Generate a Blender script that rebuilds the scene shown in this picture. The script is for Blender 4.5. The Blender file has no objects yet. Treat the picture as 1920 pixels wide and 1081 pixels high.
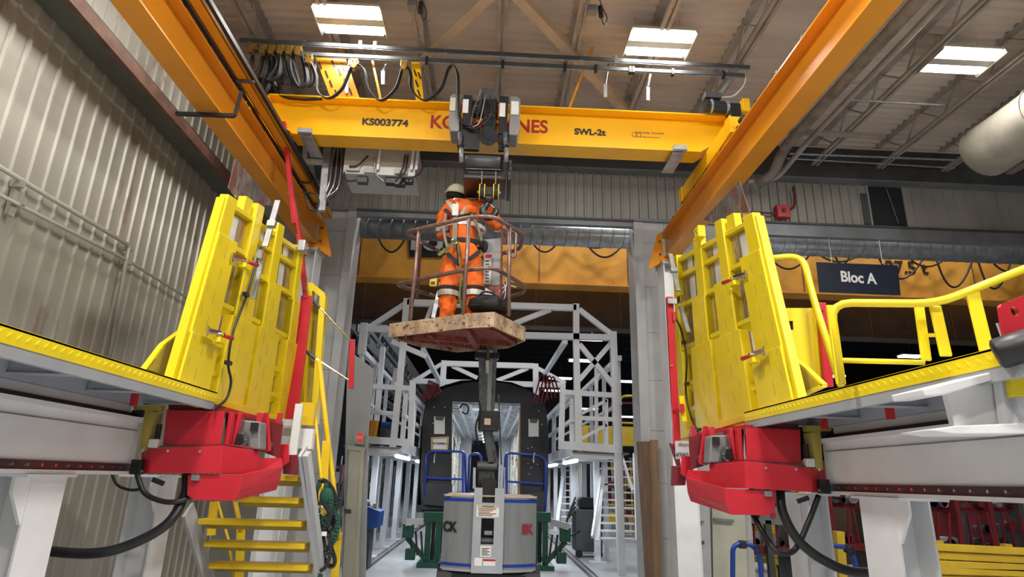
import bpy, math, random
from mathutils import Vector, Matrix
random.seed(7)
C = bpy.context.scene.collection
S = bpy.context.scene
# ---------------- camera (calibrated from vanishing points) ----------------
CX, CY, F, H = 960.0, 540.5, 1153.25, 1.6
yaw, pit, rol = 0.03174969, 0.30030526, 0.02830445
fwd = Vector((math.sin(yaw)*math.cos(pit), math.cos(yaw)*math.cos(pit), math.sin(pit)))
rt0 = Vector((math.cos(yaw), -math.sin(yaw), 0)); up0 = rt0.cross(fwd)
rt = rt0*math.cos(rol)+up0*math.sin(rol); upv = -rt0*math.sin(rol)+up0*math.cos(rol)
cam = bpy.data.objects.new('camera', bpy.data.cameras.new('camera')); C.objects.link(cam)
cam.data.sensor_width = 36; cam.data.lens = F/1920*36; cam.data.clip_start = .05; cam.data.clip_end = 200
m = Matrix((rt, upv, -fwd)).transposed().to_4x4(); m.translation = Vector((0, 0, H)); cam.matrix_world = m
S.camera = cam
S.view_settings.view_transform = 'Standard'; S.view_settings.look = 'None'
S.view_settings.gamma = 1; S.view_settings.use_curve_mapping = False
S.view_settings.exposure = 0.05
w = bpy.data.worlds.new('world'); S.world = w; w.use_nodes = True
w.node_tree.nodes['Background'].inputs[0].default_value = (.93, .96, 1, 1)
w.node_tree.nodes['Background'].inputs[1].default_value = .50
# the hall's high-bay lamps: light leaves each fixture downwards (fixtures are built further down)
LAMPS = [(-1.97, 6.65), (2.08, 6.79), (6.23, 6.84), (-1.97, 2.4), (2.08, 2.4), (6.23, 2.4), (-1.97, -1.8), (2.08, -1.8), (6.23, -1.8)]
LZ = 7.17
def area(loc, sx, sy, power, rot=(0, 0, 0), col=(1, .97, .92)):
    l = bpy.data.lights.new('area_light', 'AREA'); l.shape = 'RECTANGLE'; l.size = sx; l.size_y = sy
    l.energy = power; l.color = col; l.cycles.max_bounces = 6
    o = bpy.data.objects.new('area_light', l); C.objects.link(o); o.location = loc; o.rotation_euler = rot; return o
for i, (x, y) in enumerate(LAMPS): area((x, y, LZ-.06), .8, .42, 38 if i < 3 else 265)
# next hall beyond the opening: added girder lights, rows of lamps, and work lights under the gantry platforms
for x in (1.2, 5, 10): area((x, 11.3, 9.3), 1.2, .6, 130, col=(1, .96, .9))  # added lights without fixtures, placed to brighten the orange girder's front
for x in (-6, 0, 6, 12):
    for y in (15, 22, 30): area((x, y, 9.2), 1, .6, 140, col=(.92, .96, 1))

def ray(px, py): return rt*((px-CX)/F) - upv*((py-CY)/F) + fwd
def P(px, py, X=None, Y=None, Z=None):
    d = ray(px, py)
    t = X/d.x if X is not None else Y/d.y if Y is not None else (Z-H)/d.z
    return Vector((0, 0, H)) + d*t
V = Vector
# ---------------- materials ----------------
def mat(name, rgb, rough=.5, metal=0., var=.12, scale=3., chip=None, chip_at=.66, chip_scale=14., bump=0., bscale=60., emit=0., stretch=(1, 1, 1), spec=.5, detail=6.):
    m = bpy.data.materials.new(name); m.use_nodes = True; nt = m.node_tree; b = nt.nodes['Principled BSDF']
    b.inputs['Roughness'].default_value = rough; b.inputs['Metallic'].default_value = metal
    b.inputs['Specular IOR Level'].default_value = spec
    tc = nt.nodes.new('ShaderNodeTexCoord'); mp = nt.nodes.new('ShaderNodeMapping'); mp.inputs['Scale'].default_value = stretch
    nt.links.new(tc.outputs['Object'], mp.inputs[0])
    n = nt.nodes.new('ShaderNodeTexNoise'); n.inputs['Scale'].default_value = scale; n.inputs['Detail'].default_value = detail
    nt.links.new(mp.outputs[0], n.inputs[0])
    r = nt.nodes.new('ShaderNodeValToRGB'); r.color_ramp.elements[0].position = .3; r.color_ramp.elements[1].position = .7
    r.color_ramp.elements[0].color = (*[c*(1-var) for c in rgb], 1); r.color_ramp.elements[1].color = (*[min(1, c*(1+var)) for c in rgb], 1)
    nt.links.new(n.outputs[0], r.inputs[0]); out = r.outputs[0]
    if chip:
        n2 = nt.nodes.new('ShaderNodeTexNoise'); n2.inputs['Scale'].default_value = chip_scale; n2.inputs['Detail'].default_value = 8; n2.inputs['Roughness'].default_value = .7
        nt.links.new(mp.outputs[0], n2.inputs[0])
        r2 = nt.nodes.new('ShaderNodeValToRGB'); r2.color_ramp.elements[0].position = chip_at; r2.color_ramp.elements[1].position = chip_at+.03
        nt.links.new(n2.outputs[0], r2.inputs[0])
        mx = nt.nodes.new('ShaderNodeMix'); mx.data_type = 'RGBA'; mx.inputs[7].default_value = (*chip, 1)
        nt.links.new(r2.outputs[0], mx.inputs[0]); nt.links.new(out, mx.inputs[6]); out = mx.outputs[2]
    nt.links.new(out, b.inputs['Base Color'])
    if bump:
        n3 = nt.nodes.new('ShaderNodeTexNoise'); n3.inputs['Scale'].default_value = bscale; nt.links.new(mp.outputs[0], n3.inputs[0])
        bp = nt.nodes.new('ShaderNodeBump'); bp.inputs['Strength'].default_value = bump; bp.inputs['Distance'].default_value = .01
        nt.links.new(n3.outputs[0], bp.inputs['Height']); nt.links.new(bp.outputs[0], b.inputs['Normal'])
    if emit:
        b.inputs['Emission Color'].default_value = (*rgb, 1); b.inputs['Emission Strength'].default_value = emit
    return m
M = dict(
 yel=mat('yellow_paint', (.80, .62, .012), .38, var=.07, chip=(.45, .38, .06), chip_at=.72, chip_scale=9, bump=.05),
 yel2=mat('safety_yellow', (.78, .52, .015), .42, var=.08, chip=(.3, .25, .1), chip_at=.70),
 crane=mat('crane_yellow', (.93, .50, .006), .30, var=.05, scale=1.5, bump=.03, bscale=12),
 crane2=mat('runway_orange', (.74, .29, .018), .26, var=.10, scale=1.2, bump=.05, bscale=9, chip=(.2, .09, .03), chip_at=.73),
 dork=mat('old_crane_orange', (.72, .34, .05), .6, var=.25, scale=1.2, chip=(.12, .07, .03), chip_at=.64, chip_scale=5),
 red=mat('red_paint', (.50, .018, .032), .33, var=.10, chip=(.25, .02, .02), chip_at=.73, bump=.03),
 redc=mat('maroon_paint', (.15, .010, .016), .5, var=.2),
 white=mat('white_paint', (.76, .77, .78), .38, var=.06, chip=(.35, .34, .32), chip_at=.76),
 whiteg=mat('pale_grey_paint', (.47, .48, .49), .5, var=.08, chip=(.25, .24, .22), chip_at=.72),
 scaf=mat('gantry_white', (.74, .76, .80), .45, var=.05),
 grey=mat('grey_steel', (.21, .225, .24), .42, .35, var=.15),
 deckg=mat('platform_grey', (.36, .38, .41), .45, .1, var=.1),
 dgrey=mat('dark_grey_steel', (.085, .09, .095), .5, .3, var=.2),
 galv=mat('galvanised_steel', (.46, .49, .52), .35, .75, var=.25, scale=9),
 chrome=mat('chrome', (.75, .76, .78), .12, 1., var=.05),
 black=mat('black_rubber', (.012, .012, .014), .45, var=.3),
 blackm=mat('black_machine_paint', (.022, .023, .026), .32, .2, var=.3),
 trainb=mat('black_primer', (.017, .018, .023), .6, var=.2),
 roof=mat('roof_deck_paint', (.64, .54, .455), .6, .0, var=.13, scale=.8, chip=(.42, .35, .29), chip_at=.66, chip_scale=3, stretch=(.25, 2, 1)),
 roofst=mat('joist_paint', (.40, .35, .31), .5, .1, var=.2, chip=(.14, .12, .1), chip_at=.66),
 tan=mat('tan_brace_paint', (.55, .44, .33), .5, var=.12),
 wallL=mat('weathered_siding', (.43, .415, .36), .40, .15, var=.12, scale=1.1, chip=(.33, .275, .22), chip_at=.58, chip_scale=1.2, stretch=(1, 1.2, .35), bump=.04),
 wallB=mat('grey_siding', (.315, .31, .285), .5, .2, var=.12, scale=1.2, stretch=(1, 1, .3)),
 beamg=mat('old_girt_steel', (.115, .12, .10), .5, .2, var=.2, scale=2, chip=(.13, .075, .05), chip_at=.66, chip_scale=6),
 stain=mat('rusty_steel', (.19, .10, .07), .55, .3, var=.35, scale=5),
 block=mat('painted_block', (.47, .475, .47), .65, var=.07, scale=2, chip=(.2, .19, .18), chip_at=.73, chip_scale=7, bump=.35, bscale=90),
 floor=mat('concrete_floor', (.42, .44, .47), .42, var=.14, scale=.9, chip=(.2, .2, .21), chip_at=.64, chip_scale=2.5, bump=.04),
 mortar=mat('joint_mortar', (.3, .3, .29), .8),  # the mortar's own even grey between the blocks
 rail=mat('rail_steel', (.11, .09, .08), .4, .6, var=.3),
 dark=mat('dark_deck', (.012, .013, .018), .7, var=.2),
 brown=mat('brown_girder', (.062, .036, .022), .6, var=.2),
 lampw=mat('lamp_tube', (1, .98, .92), emit=6.),
 lamph=mat('lamp_housing', (.62, .60, .52), .4, .3),
 farlamp=mat('far_lamp', (.9, .96, 1), emit=5.),
 tube=mat('fluorescent_tube', (.9, .96, 1), emit=7.),
 insul=mat('duct_insulation', (.40, .365, .30), .8, var=.18, scale=3, chip=(.36, .31, .24), chip_at=.6, chip_scale=4, bump=.6, bscale=9),
 pipe=mat('brown_pipe_wrap', (.22, .18, .145), .75, var=.35, scale=6, bump=.3, bscale=20),
 steelsheet=mat('smeared_steel_sheet', (.34, .31, .30), .28, .7, var=.45, scale=9, chip=(.36, .17, .15), chip_at=.52, chip_scale=7, stretch=(1, 1, .5)),
 orange=mat('orange_workwear', (.90, .155, .012), .75, var=.15, scale=9, bump=.5, bscale=14),
 refl=mat('reflective_tape', (.55, .55, .53), .4, .2, var=.08),
 strap=mat('harness_webbing', (.018, .018, .018), .8), strapg=mat('green_webbing', (.13, .15, .05), .8), strapd=mat('dark_green_webbing', (.01, .07, .05), .75),
 tanweb=mat('grey_webbing', (.24, .22, .17), .8),
 helmet=mat('cream_helmet', (.76, .74, .55), .35, var=.04), skin=mat('skin', (.5, .27, .19), .55),
 bask=mat('chipped_basket_paint', (.42, .30, .20), .65, var=.35, scale=7, chip=(.09, .055, .04), chip_at=.57, chip_scale=20, bump=.3),
 baskr=mat('worn_rail_paint', (.24, .15, .13), .38, .5, var=.3, scale=14, chip=(.35, .32, .3), chip_at=.6, chip_scale=20),
 underr=mat('rusty_red_underside', (.24, .06, .04), .6, .2, var=.35, scale=12, chip=(.05, .03, .03), chip_at=.58, chip_scale=14),
 turr=mat('turret_grey', (.25, .265, .28), .38, .25, var=.1, scale=2.5, stretch=(6, 6, .6), chip=(.13, .13, .13), chip_at=.74),
 turrl=mat('turret_light_grey', (.42, .45, .49), .35, .35, var=.1),
 mast=mat('greasy_mast_steel', (.085, .09, .082), .38, .6, var=.6, scale=8, stretch=(5, 5, .6)),
 blue=mat('blue_paint', (.012, .045, .30), .35, var=.12), blueb=mat('blue_bin', (.02, .08, .33), .45), navy=mat('navy_sign', (.008, .014, .035), .5, var=.03),
 green=mat('green_jack_paint', (.005, .07, .045), .4, var=.15), wht=mat('white_print', (.85, .85, .85), .5, var=.01), paper=mat('paper', (.74, .74, .72), .7, var=.05),
 blk=mat('black_print', (.012, .012, .012), .5), redp=mat('red_print', (.42, .004, .02), .5), grp=mat('grey_print', (.28, .14, .05), .5), redh=mat('dull_red_print', (.28, .03, .04), .5),
 hoistg=mat('hoist_cover_grey', (.24, .24, .235), .4, .3, var=.05), cab=mat('cabinet_grey', (.50, .51, .49), .4, .2, var=.05),
 brass=mat('yellow_zinc', (.50, .34, .09), .3, .8, var=.3, scale=20), wire=mat('wire_steel', (.55, .55, .55), .3, .9),
 ply=mat('plywood_edge', (.16, .10, .065), .75, var=.25, stretch=(8, 8, .6)), ply2=mat('plywood_face', (.24, .15, .085), .7, var=.2, stretch=(8, 8, .6)),
 door=mat('cream_door', (.50, .50, .40), .5, var=.06), partn=mat('grey_partition', (.40, .41, .41), .55, var=.04), foil=mat('bright_liner', (.80, .85, .92), .3, .6, var=.4, scale=10, bump=.6, bscale=8),
 guard=mat('guardrail_yellow', (.62, .42, .03), .5, var=.12), exitr=mat('exit_red', (.8, .05, .04), .5, emit=.3), purple=mat('rail_red_reflection', (.10, .06, .065), .35, .5, var=.3),
 glass=mat('milky_plate', (.62, .64, .60), .25, var=.2, chip=(.75, .75, .75), chip_at=.62, chip_scale=11), olive=mat('olive_yellow_paint', (.42, .33, .06), .5, var=.2), straw=mat('wood_trim', (.5, .38, .16), .6), bag=mat('black_bag', (.012, .012, .013), .6, bump=.5, bscale=20))  # olive is a darker yellow for inner panels, back plates and slits
# ---------------- geometry helpers ----------------
class G:
    def __init__(s): s.v = []; s.f = []
    def add(s, vs, fs):
        n = len(s.v); s.v += [V(p) for p in vs]; s.f += [tuple(i+n for i in f) for f in fs]; return s
    def hexa(s, a):  # 8 corners: bottom loop 0-3, top loop 4-7
        return s.add(a, [(3, 2, 1, 0), (4, 5, 6, 7), (0, 1, 5, 4), (1, 2, 6, 5), (2, 3, 7, 6), (3, 0, 4, 7)])
    def box(s, x0, x1, y0, y1, z0, z1):
        if x0 > x1: x0, x1 = x1, x0
        if y0 > y1: y0, y1 = y1, y0
        if z0 > z1: z0, z1 = z1, z0
        return s.hexa([(x0, y0, z0), (x1, y0, z0), (x1, y1, z0), (x0, y1, z0), (x0, y0, z1), (x1, y0, z1), (x1, y1, z1), (x0, y1, z1)])
    def frame(s, a, b, up=None):
        d = (b-a).normalized(); up = V(up) if up is not None else V((0, 0, 1))
        if abs(d.dot(up.normalized())) > .98: up = V((0, 1, 0)) if abs(d.y) < .9 else V((1, 0, 0))
        x = d.cross(up).normalized(); return d, x, x.cross(d)
    def bar(s, a, b, w, h=None, up=None, off=(0, 0)):
        a = V(a); b = V(b); h = h or w; d, x, y = s.frame(a, b, up); o = x*off[0]+y*off[1]
        c = [(-w/2, -h/2), (w/2, -h/2), (w/2, h/2), (-w/2, h/2)]
        return s.hexa([a+o+x*p+y*q for p, q in c]+[b+o+x*p+y*q for p, q in c])
    def ibeam(s, a, b, W, Hh, tf=.02, tw=.014, up=None):
        s.bar(a, b, W, tf, up, (0, -Hh/2+tf/2)); s.bar(a, b, W, tf, up, (0, Hh/2-tf/2)); return s.bar(a, b, tw, Hh-2*tf, up)
    def tube(s, pts, r, n=8, cap=True):
        pts = [V(p) for p in pts]; rr = r if isinstance(r, (list, tuple)) else [r]*len(pts); k = len(s.v); prev = None
        for i, p in enumerate(pts):
            d = (pts[min(i+1, len(pts)-1)]-pts[max(i-1, 0)]).normalized()
            if prev is None:
                u = V((0, 0, 1)) if abs(d.z) < .9 else V((1, 0, 0)); x = d.cross(u).normalized()
            else: x = (prev-d*prev.dot(d)).normalized()
            prev = x; y = d.cross(x)
            for j in range(n):
                t = 2*math.pi*j/n; s.v.append(p+(x*math.cos(t)+y*math.sin(t))*rr[i])
        for i in range(len(pts)-1):
            for j in range(n):
                a = k+i*n+j; b = k+i*n+(j+1) % n; s.f.append((a, b, b+n, a+n))
        if cap: s.f.append(tuple(k+j for j in range(n))[::-1]); s.f.append(tuple(k+(len(pts)-1)*n+j for j in range(n)))
        return s
    def cyl(s, a, b, r, n=16, r2=None): return s.tube([a, b], [r, r if r2 is None else r2], n)
    def prism(s, pts, vec):
        pts = [V(p) for p in pts]; vec = V(vec); n = len(pts)
        return s.add(pts+[p+vec for p in pts], [tuple(range(n))[::-1], tuple(range(n, 2*n))]+[(i, (i+1) % n, (i+1) % n+n, i+n) for i in range(n)])
    def ball(s, c, rx, ry=None, rz=None, n=12, m_=8, z0=-1.):
        ry = ry or rx; rz = rz or rx; k = len(s.v); c = V(c)
        for i in range(m_+1):
            ph = math.asin(z0)+(math.pi/2-math.asin(z0))*i/m_
            for j in range(n):
                t = 2*math.pi*j/n; s.v.append(c+V((rx*math.cos(ph)*math.cos(t), ry*math.cos(ph)*math.sin(t), rz*math.sin(ph))))
        for i in range(m_):
            for j in range(n): a = k+i*n+j; b = k+i*n+(j+1) % n; s.f.append((a, b, b+n, a+n))
        s.f.append(tuple(k+j for j in range(n))[::-1]); return s
LOC = {}
def tag(o, label=None, cat=None, group=None, kind=None):
    if label: o['label'] = label
    if cat: o['category'] = cat
    if group: o['group'] = group
    if kind: o['kind'] = kind
    return o
def build(g, name, material, parent=None, bevel=0., smooth=False, label=None, kind=None):
    me = bpy.data.meshes.new(name)
    if parent is not None: off = LOC[parent.name]
    else:
        xs = [p.x for p in g.v]; ys = [p.y for p in g.v]; off = V(((min(xs)+max(xs))/2, (min(ys)+max(ys))/2, min(p.z for p in g.v)))
    me.from_pydata([tuple(p-off) for p in g.v], [], g.f); me.validate()
    import bmesh
    bm = bmesh.new(); bm.from_mesh(me); bmesh.ops.recalc_face_normals(bm, faces=bm.faces); bm.to_mesh(me); bm.free()
    me.materials.append(M[material] if isinstance(material, str) else material)
    if smooth: me.polygons.foreach_set('use_smooth', [True]*len(me.polygons))
    o = bpy.data.objects.new(name, me); C.objects.link(o)
    if parent is not None: o.parent = parent
    else: o.location = off
    LOC[o.name] = off.copy()
    if bevel:
        b = o.modifiers.new('bevel', 'BEVEL'); b.width = bevel; b.segments = 2; b.limit_method = 'ANGLE'
    if smooth:
        pass
    if label: o['label'] = label
    if kind: o['kind'] = kind
    return o
def thing(name, label, cat, loc, group=None):
    o = bpy.data.objects.new(name, None); C.objects.link(o); o.location = loc; o.empty_display_size = .1
    LOC[o.name] = V(loc); tag(o, label, cat, group); return o
def solo(g, name, material, label, cat, group=None, **k): return tag(build(g, name, material, **k), label, cat, group)
def struct(g, name, material, parent=None, **k):
    o = build(g, name, material, parent, **k)
    if parent is None: o['kind'] = 'structure'
    return o
def text(s, loc, size, material, parent, name='lettering', rot=(math.pi/2, 0, 0), bold=.0, depth=.002, align='CENTER', sx=1., shear=0.):
    c = bpy.data.curves.new(name, 'FONT'); c.body = s; c.size = size; c.extrude = depth; c.offset = bold; c.align_x = align; c.align_y = 'CENTER'; c.shear = shear
    c.materials.append(M[material]); o = bpy.data.objects.new(name, c); C.objects.link(o); 
    o.scale = (sx, 1, 1); dg = bpy.context.evaluated_depsgraph_get(); dg.update(); me = bpy.data.meshes.new_from_object(o.evaluated_get(dg)); bpy.data.objects.remove(o)
    o = bpy.data.objects.new(name, me); C.objects.link(o); o.parent = parent
    o.location = V(loc)-LOC[parent.name]; o.rotation_euler = rot; o.scale = (sx, 1, 1); return o
def arc(pts, r=.08, n=4):  # round the inner corners of a polyline
    pts = [V(p) for p in pts]; out = [pts[0]]
    for i in range(1, len(pts)-1):
        a, b, c = pts[i-1], pts[i], pts[i+1]; r_ = min(r, (a-b).length*.45, (c-b).length*.45); u = b+(a-b).normalized()*r_; v = b+(c-b).normalized()*r_
        for k in range(n+1): t = k/n; out.append(u*(1-t)**2+b*2*t*(1-t)+v*t*t)
    return out+[pts[-1]]
def cat_curve(a, b, sag, n=10, down=V((0, 0, -1))):
    a = V(a); b = V(b); return [a.lerp(b, t/n)+down*(sag*4*(t/n)*(1-t/n)) for t in range(n+1)]
def spline(pts, n=6):
    pts = [V(p) for p in pts]; q = [pts[0]*2-pts[1]]+pts+[pts[-1]*2-pts[-2]]; out = []
    for i in range(1, len(q)-2):
        for k in range(n):
            t = k/n; a, b, c, d = q[i-1], q[i], q[i+1], q[i+2]
            out.append(.5*((2*b)+(c-a)*t+(2*a-5*b+4*c-d)*t*t+(3*b-a-3*c+d)*t**3))
    return out+[pts[-1]]
# ================= SETTING =================
YW = 10.0; ZD = 7.65; XL = -4.0; DZ = 6.0; XJ0, XJ1, XR = -2.42, 2.42, 4.1
struct(G().box(-14, 30, -8, 60, -.12, 0), 'floor', 'floor')
def ribs(x0, x1, pitch, axis, d, wtop, wslope, base):  # closed corrugated sheet profile: list of (u, w)
    out = []; u = x0
    while u < x1-1e-6:
        out += [(u, 0), (u+pitch-wtop-2*wslope, 0), (u+pitch-wtop-wslope, d), (u+pitch-wslope, d)]; u += pitch
    out.append((u, 0)); return out
def sheet(prof, fn, mat_, name, l0, l1, th=.02, parent=None, **k):
    g = G(); n = len(prof)
    g.add([fn(u, w, l0) for u, w in prof]+[fn(u, w, l1) for u, w in prof]+[fn(u, -th, l0) for u, w in prof]+[fn(u, -th, l1) for u, w in prof],
          [(i, i+1, n+i+1, n+i) for i in range(n-1)]+[(2*n+i, 3*n+i, 3*n+i+1, 2*n+i+1) for i in range(n-1)]+[(0, n, 3*n, 2*n), (n-1, 3*n-1+0, 4*n-1, 2*n-1)][:1])
    return struct(g, name, mat_, parent, **k)
# roof deck: ribs run across the hall
sheet(ribs(-8, YW-.05, .155, 'y', .04, .05, .022, 0), lambda u, w, l: (l, u, ZD-w), 'roof', 'ceiling', XL-.1, 16)
sheet(ribs(-8, YW, .19, 'y', .022, .026, .010, 0), lambda u, w, l: (XL+w, u, l), 'wallL', 'wall_left', 0, ZD)
g = G().box(-8, 16, -8.3, -8, 0, ZD)
struct(g, 'wall_rear', 'wallB')
struct(G().box(16, 16.2, -8, YW, 0, ZD), 'wall_right', 'wallB')
# girt beam along the left wall
t = thing('wall_girt', 'dark grey steel beam with rusty lip running along the corrugated left wall', 'beam', (XL+.1, 0, 5.3))
build(G().box(XL+.036, XL+.33, -8, YW, 5.36, 5.40), 'bottom_flange', 'beamg', t); build(G().box(XL+.036, XL+.06, -8, YW, 5.40, 5.8), 'web', 'beamg', t)
build(G().box(XL+.30, XL+.355, -8, YW, 5.335, 5.47), 'rusty_lip', 'stain', t)
for i in range(16): build(G().cyl((XL+.22, 1+i*.6, 5.352), (XL+.22, 1+i*.6, 5.36), .012, 8), 'bolt', 'stain', t)
# back wall siding above the openings
def siding(name, x0, x1, z0, z1, y=YW, mm='wallB', pitch=.165): return sheet(ribs(x0, x1, pitch, 'x', .03, .03, .012, 0), lambda u, w, l: (u, y-w, l), mm, name, z0, z1)
siding('wall_back', XL, 4.0, 6.02, 6.95); siding('wall_back_right_siding', 4.0, 6.75, 6.12, 6.93); siding('wall_back_far_siding', 7.45, 13.5, 6.10, 6.93, pitch=.2)
tr = struct(G().box(XL, 16, YW-.16, YW+.1, 6.95, 7.25), 'trim_1', 'dgrey'); build(G().box(XL, 16, YW-.2, YW+.02, 6.93, 6.96), 'ledger_flange', 'grey', tr)
build(G().box(XL, 16, YW-.1, YW+.1, 7.25, ZD), 'top_plate', 'dgrey', tr)
tr = struct(G().box(XJ0, XJ1, YW-.06, YW+.05, 5.90, 6.03), 'trim_2', 'grey'); build(G().box(XJ0, XJ1, YW-.085, YW-.06, 5.99, 6.03), 'ledge', 'dgrey', tr)
tr = struct(G().box(XR, 16, YW-.05, YW+.06, 5.86, 6.11), 'trim_3', 'grey'); build(G().box(XR, 16, YW-.08, YW-.05, 6.08, 6.115), 'ledge', 'dgrey', tr)
# gap in the siding: a dark sheet stands in for its shade
tr = struct(G().box(6.75, 7.45, YW+.02, YW+.05, 6.1, 6.95), 'dark_gap_sheet', 'dark'); build(G().box(6.62, 6.74, YW-.05, YW-.034, 6.15, 6.75), 'flap', 'dgrey', tr)
build(G().bar((7.15, YW-.01, 6.9), (7.27, YW-.01, 6.2), .012), 'rod', 'galv', tr)
# piers of painted block: every block its own piece, joints recessed
def pier(name, x0, x1, y0, y1, z1, cols):
    core = struct(G().box(x0+.012, x1-.012, y0+.012, y1, 0, z1), name, 'mortar'); zb = 0; r = 0; hb = .80
    while zb < z1-.05:
        zt = min(zb+hb, z1); xs = [x0]+([x0+(x1-x0)*k/cols for k in range(1, cols)] if r % 2 == 0 else [x0+(x1-x0)*(k-.5)/cols for k in range(1, cols+1)])+[x1]
        for a, b in zip(xs, xs[1:]):
            if b-a > .03: build(G().box(a+.002, b-.002, y0-random.uniform(0, .002), y1-.02, zb+.003, zt-.003), 'block', 'block', core)
        zb = zt; r += 1
    return core
pier('wall_pier_left', -3.3, XJ0-.14, YW-.06, YW+.35, 5.98, 1); pier('wall_pier_right', XJ1+.16, XR, YW-.06, YW+.35, 6.0, 2)
struct(G().box(XL, -3.3, YW, YW+.3, 0, 6.02), 'wall_back_left_panel', 'wallB')
struct(G().box(XJ0-.14, XJ0, YW-.1, YW+.4, 0, 5.98), 'door_jamb_left', 'whiteg'); struct(G().box(XJ1, XJ1+.16, YW-.1, YW+.4, 0, 5.98), 'door_jamb_right', 'whiteg')
struct(G().box(-3.35, XJ0, YW-.12, YW+.02, 5.97, 6.03), 'trim_4', 'grey'); struct(G().box(XJ1, 4.0, YW-.12, YW+.02, 5.99, 6.04), 'trim_5', 'grey')
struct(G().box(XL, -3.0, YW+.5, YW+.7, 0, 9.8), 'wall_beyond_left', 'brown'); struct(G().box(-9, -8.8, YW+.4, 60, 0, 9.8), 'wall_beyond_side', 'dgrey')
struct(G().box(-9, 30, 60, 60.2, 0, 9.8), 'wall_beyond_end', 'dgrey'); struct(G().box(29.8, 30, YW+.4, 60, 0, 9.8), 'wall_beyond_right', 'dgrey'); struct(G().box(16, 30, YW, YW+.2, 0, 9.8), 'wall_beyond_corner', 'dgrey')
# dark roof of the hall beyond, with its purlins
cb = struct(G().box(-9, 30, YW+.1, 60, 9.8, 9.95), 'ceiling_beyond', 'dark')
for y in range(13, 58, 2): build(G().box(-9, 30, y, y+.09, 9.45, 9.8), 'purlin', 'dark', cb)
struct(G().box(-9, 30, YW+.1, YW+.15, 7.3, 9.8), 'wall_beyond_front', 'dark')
# floor rails
for i, x in enumerate((-2.13, 1.95)):
    t = thing('floor_rail', ('left' if i == 0 else 'right')+' steel rail set in the concrete floor beside the black rail car', 'rail', (x, 20, 0))
    build(G().box(x-.028, x+.028, YW-2, 45, .001, .012), 'rail_head', 'galv', t); build(G().box(x-.09, x-.03, YW-2, 45, .0005, .006), 'groove', 'rail', t); build(G().box(x+.03, x+.09, YW-2, 45, .0005, .006), 'groove', 'rail', t)
# roof joists
JX = [-3.35, -2.28, -1.11, -.015, .99, 2.09, 3.3, 4.45, 5.76, 6.97, 8.18, 9.4, 10.6, 11.8]
JN = ['over the left wall', 'left of the first ceiling lamp', 'between the first lamp and the hoist', 'above the hoist', 'right of the hoist', 'beside the middle ceiling lamp', 'above the right runway beam', 'behind the wrapped brown pipe', 'left of the right-hand ceiling lamp', 'right of the right-hand ceiling lamp', 'above the insulated duct', 'first beyond the insulated duct', 'second beyond the insulated duct', 'farthest to the right']
for i, x in enumerate(JX):
    t = thing('roof_joist', 'open web steel roof joist '+JN[i], 'joist', (x, 1, 7.25), 'roof joists'); zb, zt = 7.22, ZD-.03
    for s in (-.04, .04): build(G().bar((x+s, -7.9, zb), (x+s, YW-.18, zb), .045, .05), 'bottom_chord', 'roofst', t)
    build(G().bar((x, -7.9, zt), (x, YW-.18, zt), .12, .03), 'top_chord', 'roofst', t)
    me = None; y = 1.0; k = 0
    while y < YW-.7:
        a = V((x, y, zb if k % 2 == 0 else zt)); b = V((x, y+.45, zt if k % 2 == 0 else zb)); build(G().bar(a, b, .022), 'web_bar', 'roofst', t); y += .45; k += 1
# tan diagonal braces meeting above the hoist
for i, (a, b) in enumerate([((-.05, 5.9, 7.14), (-2.1, 8.6, 7.14)), ((.03, 5.9, 7.14), (2.4, 8.9, 7.14)), ((-.05, 5.8, 7.14), (-2.3, 3.4, 7.14)), ((.05, 5.8, 7.14), (2.3, 3.4, 7.14))]):
    t = thing('roof_brace', 'tan angle iron roof brace running '+['left and back from above the hoist', 'right and back from above the hoist', 'left and forward out of frame', 'right and forward out of frame'][i], 'brace', a)
    build(G().bar(a, b, .13, .012), 'flat_leg', 'tan', t); build(G().bar(a, b, .012, .11, off=(.06, .05)), 'upright_leg', 'tan', t)
# cross pipes and conduits under the roof
solo(G().tube([V((-1.6, 8.9, 7.1)), V((3.6, 8.9, 7.06))], .014), 'ceiling_conduit', 'dgrey', 'thin dark conduit crossing under the roof braces behind the festoon bars', 'conduit')
solo(G().tube(arc([(4.75, -3, 6.95), (4.72, 8.9, 6.95), (4.72, 9.3, 6.7), (4.5, 9.5, 6.6)], .3), .085, 12), 'wrapped_pipe', 'pipe', 'thick brown wrapped pipe running beside the right orange runway beam', 'pipe', smooth=True)
solo(G().tube(arc([(5.1, -3, 7.0), (5.05, 8.8, 7.0), (4.9, 9.6, 6.75), (4.4, 9.6, 6.7)], .25), .045, 10), 'steel_pipe', 'roofst', 'grey brown steel pipe right of the thick wrapped pipe', 'pipe', smooth=True)
a = P(1480, 245, Z=7.16); b = P(1655, 257, Z=7.16)
solo(G().bar(a, b, .09, .06), 'strut_channel', 'roofst', 'pale strut channel spanning under the joists right of the orange beam', 'strut')
for i, (pa, pb, r) in enumerate([((1480, 288), (1790, 300), .018), ((1475, 297), (1790, 315), .014), ((1590, 187), (1770, 197), .02)]):
    solo(G().tube([P(*pa, Z=7.185), P(*pb, Z=7.185)], r, 6), 'sprinkler_pipe', 'galv', ['upper thin pipe above the right siding', 'lower thin pipe above the right siding', 'thin pipe crossing below the right ceiling lamp'][i], 'pipe')
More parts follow.
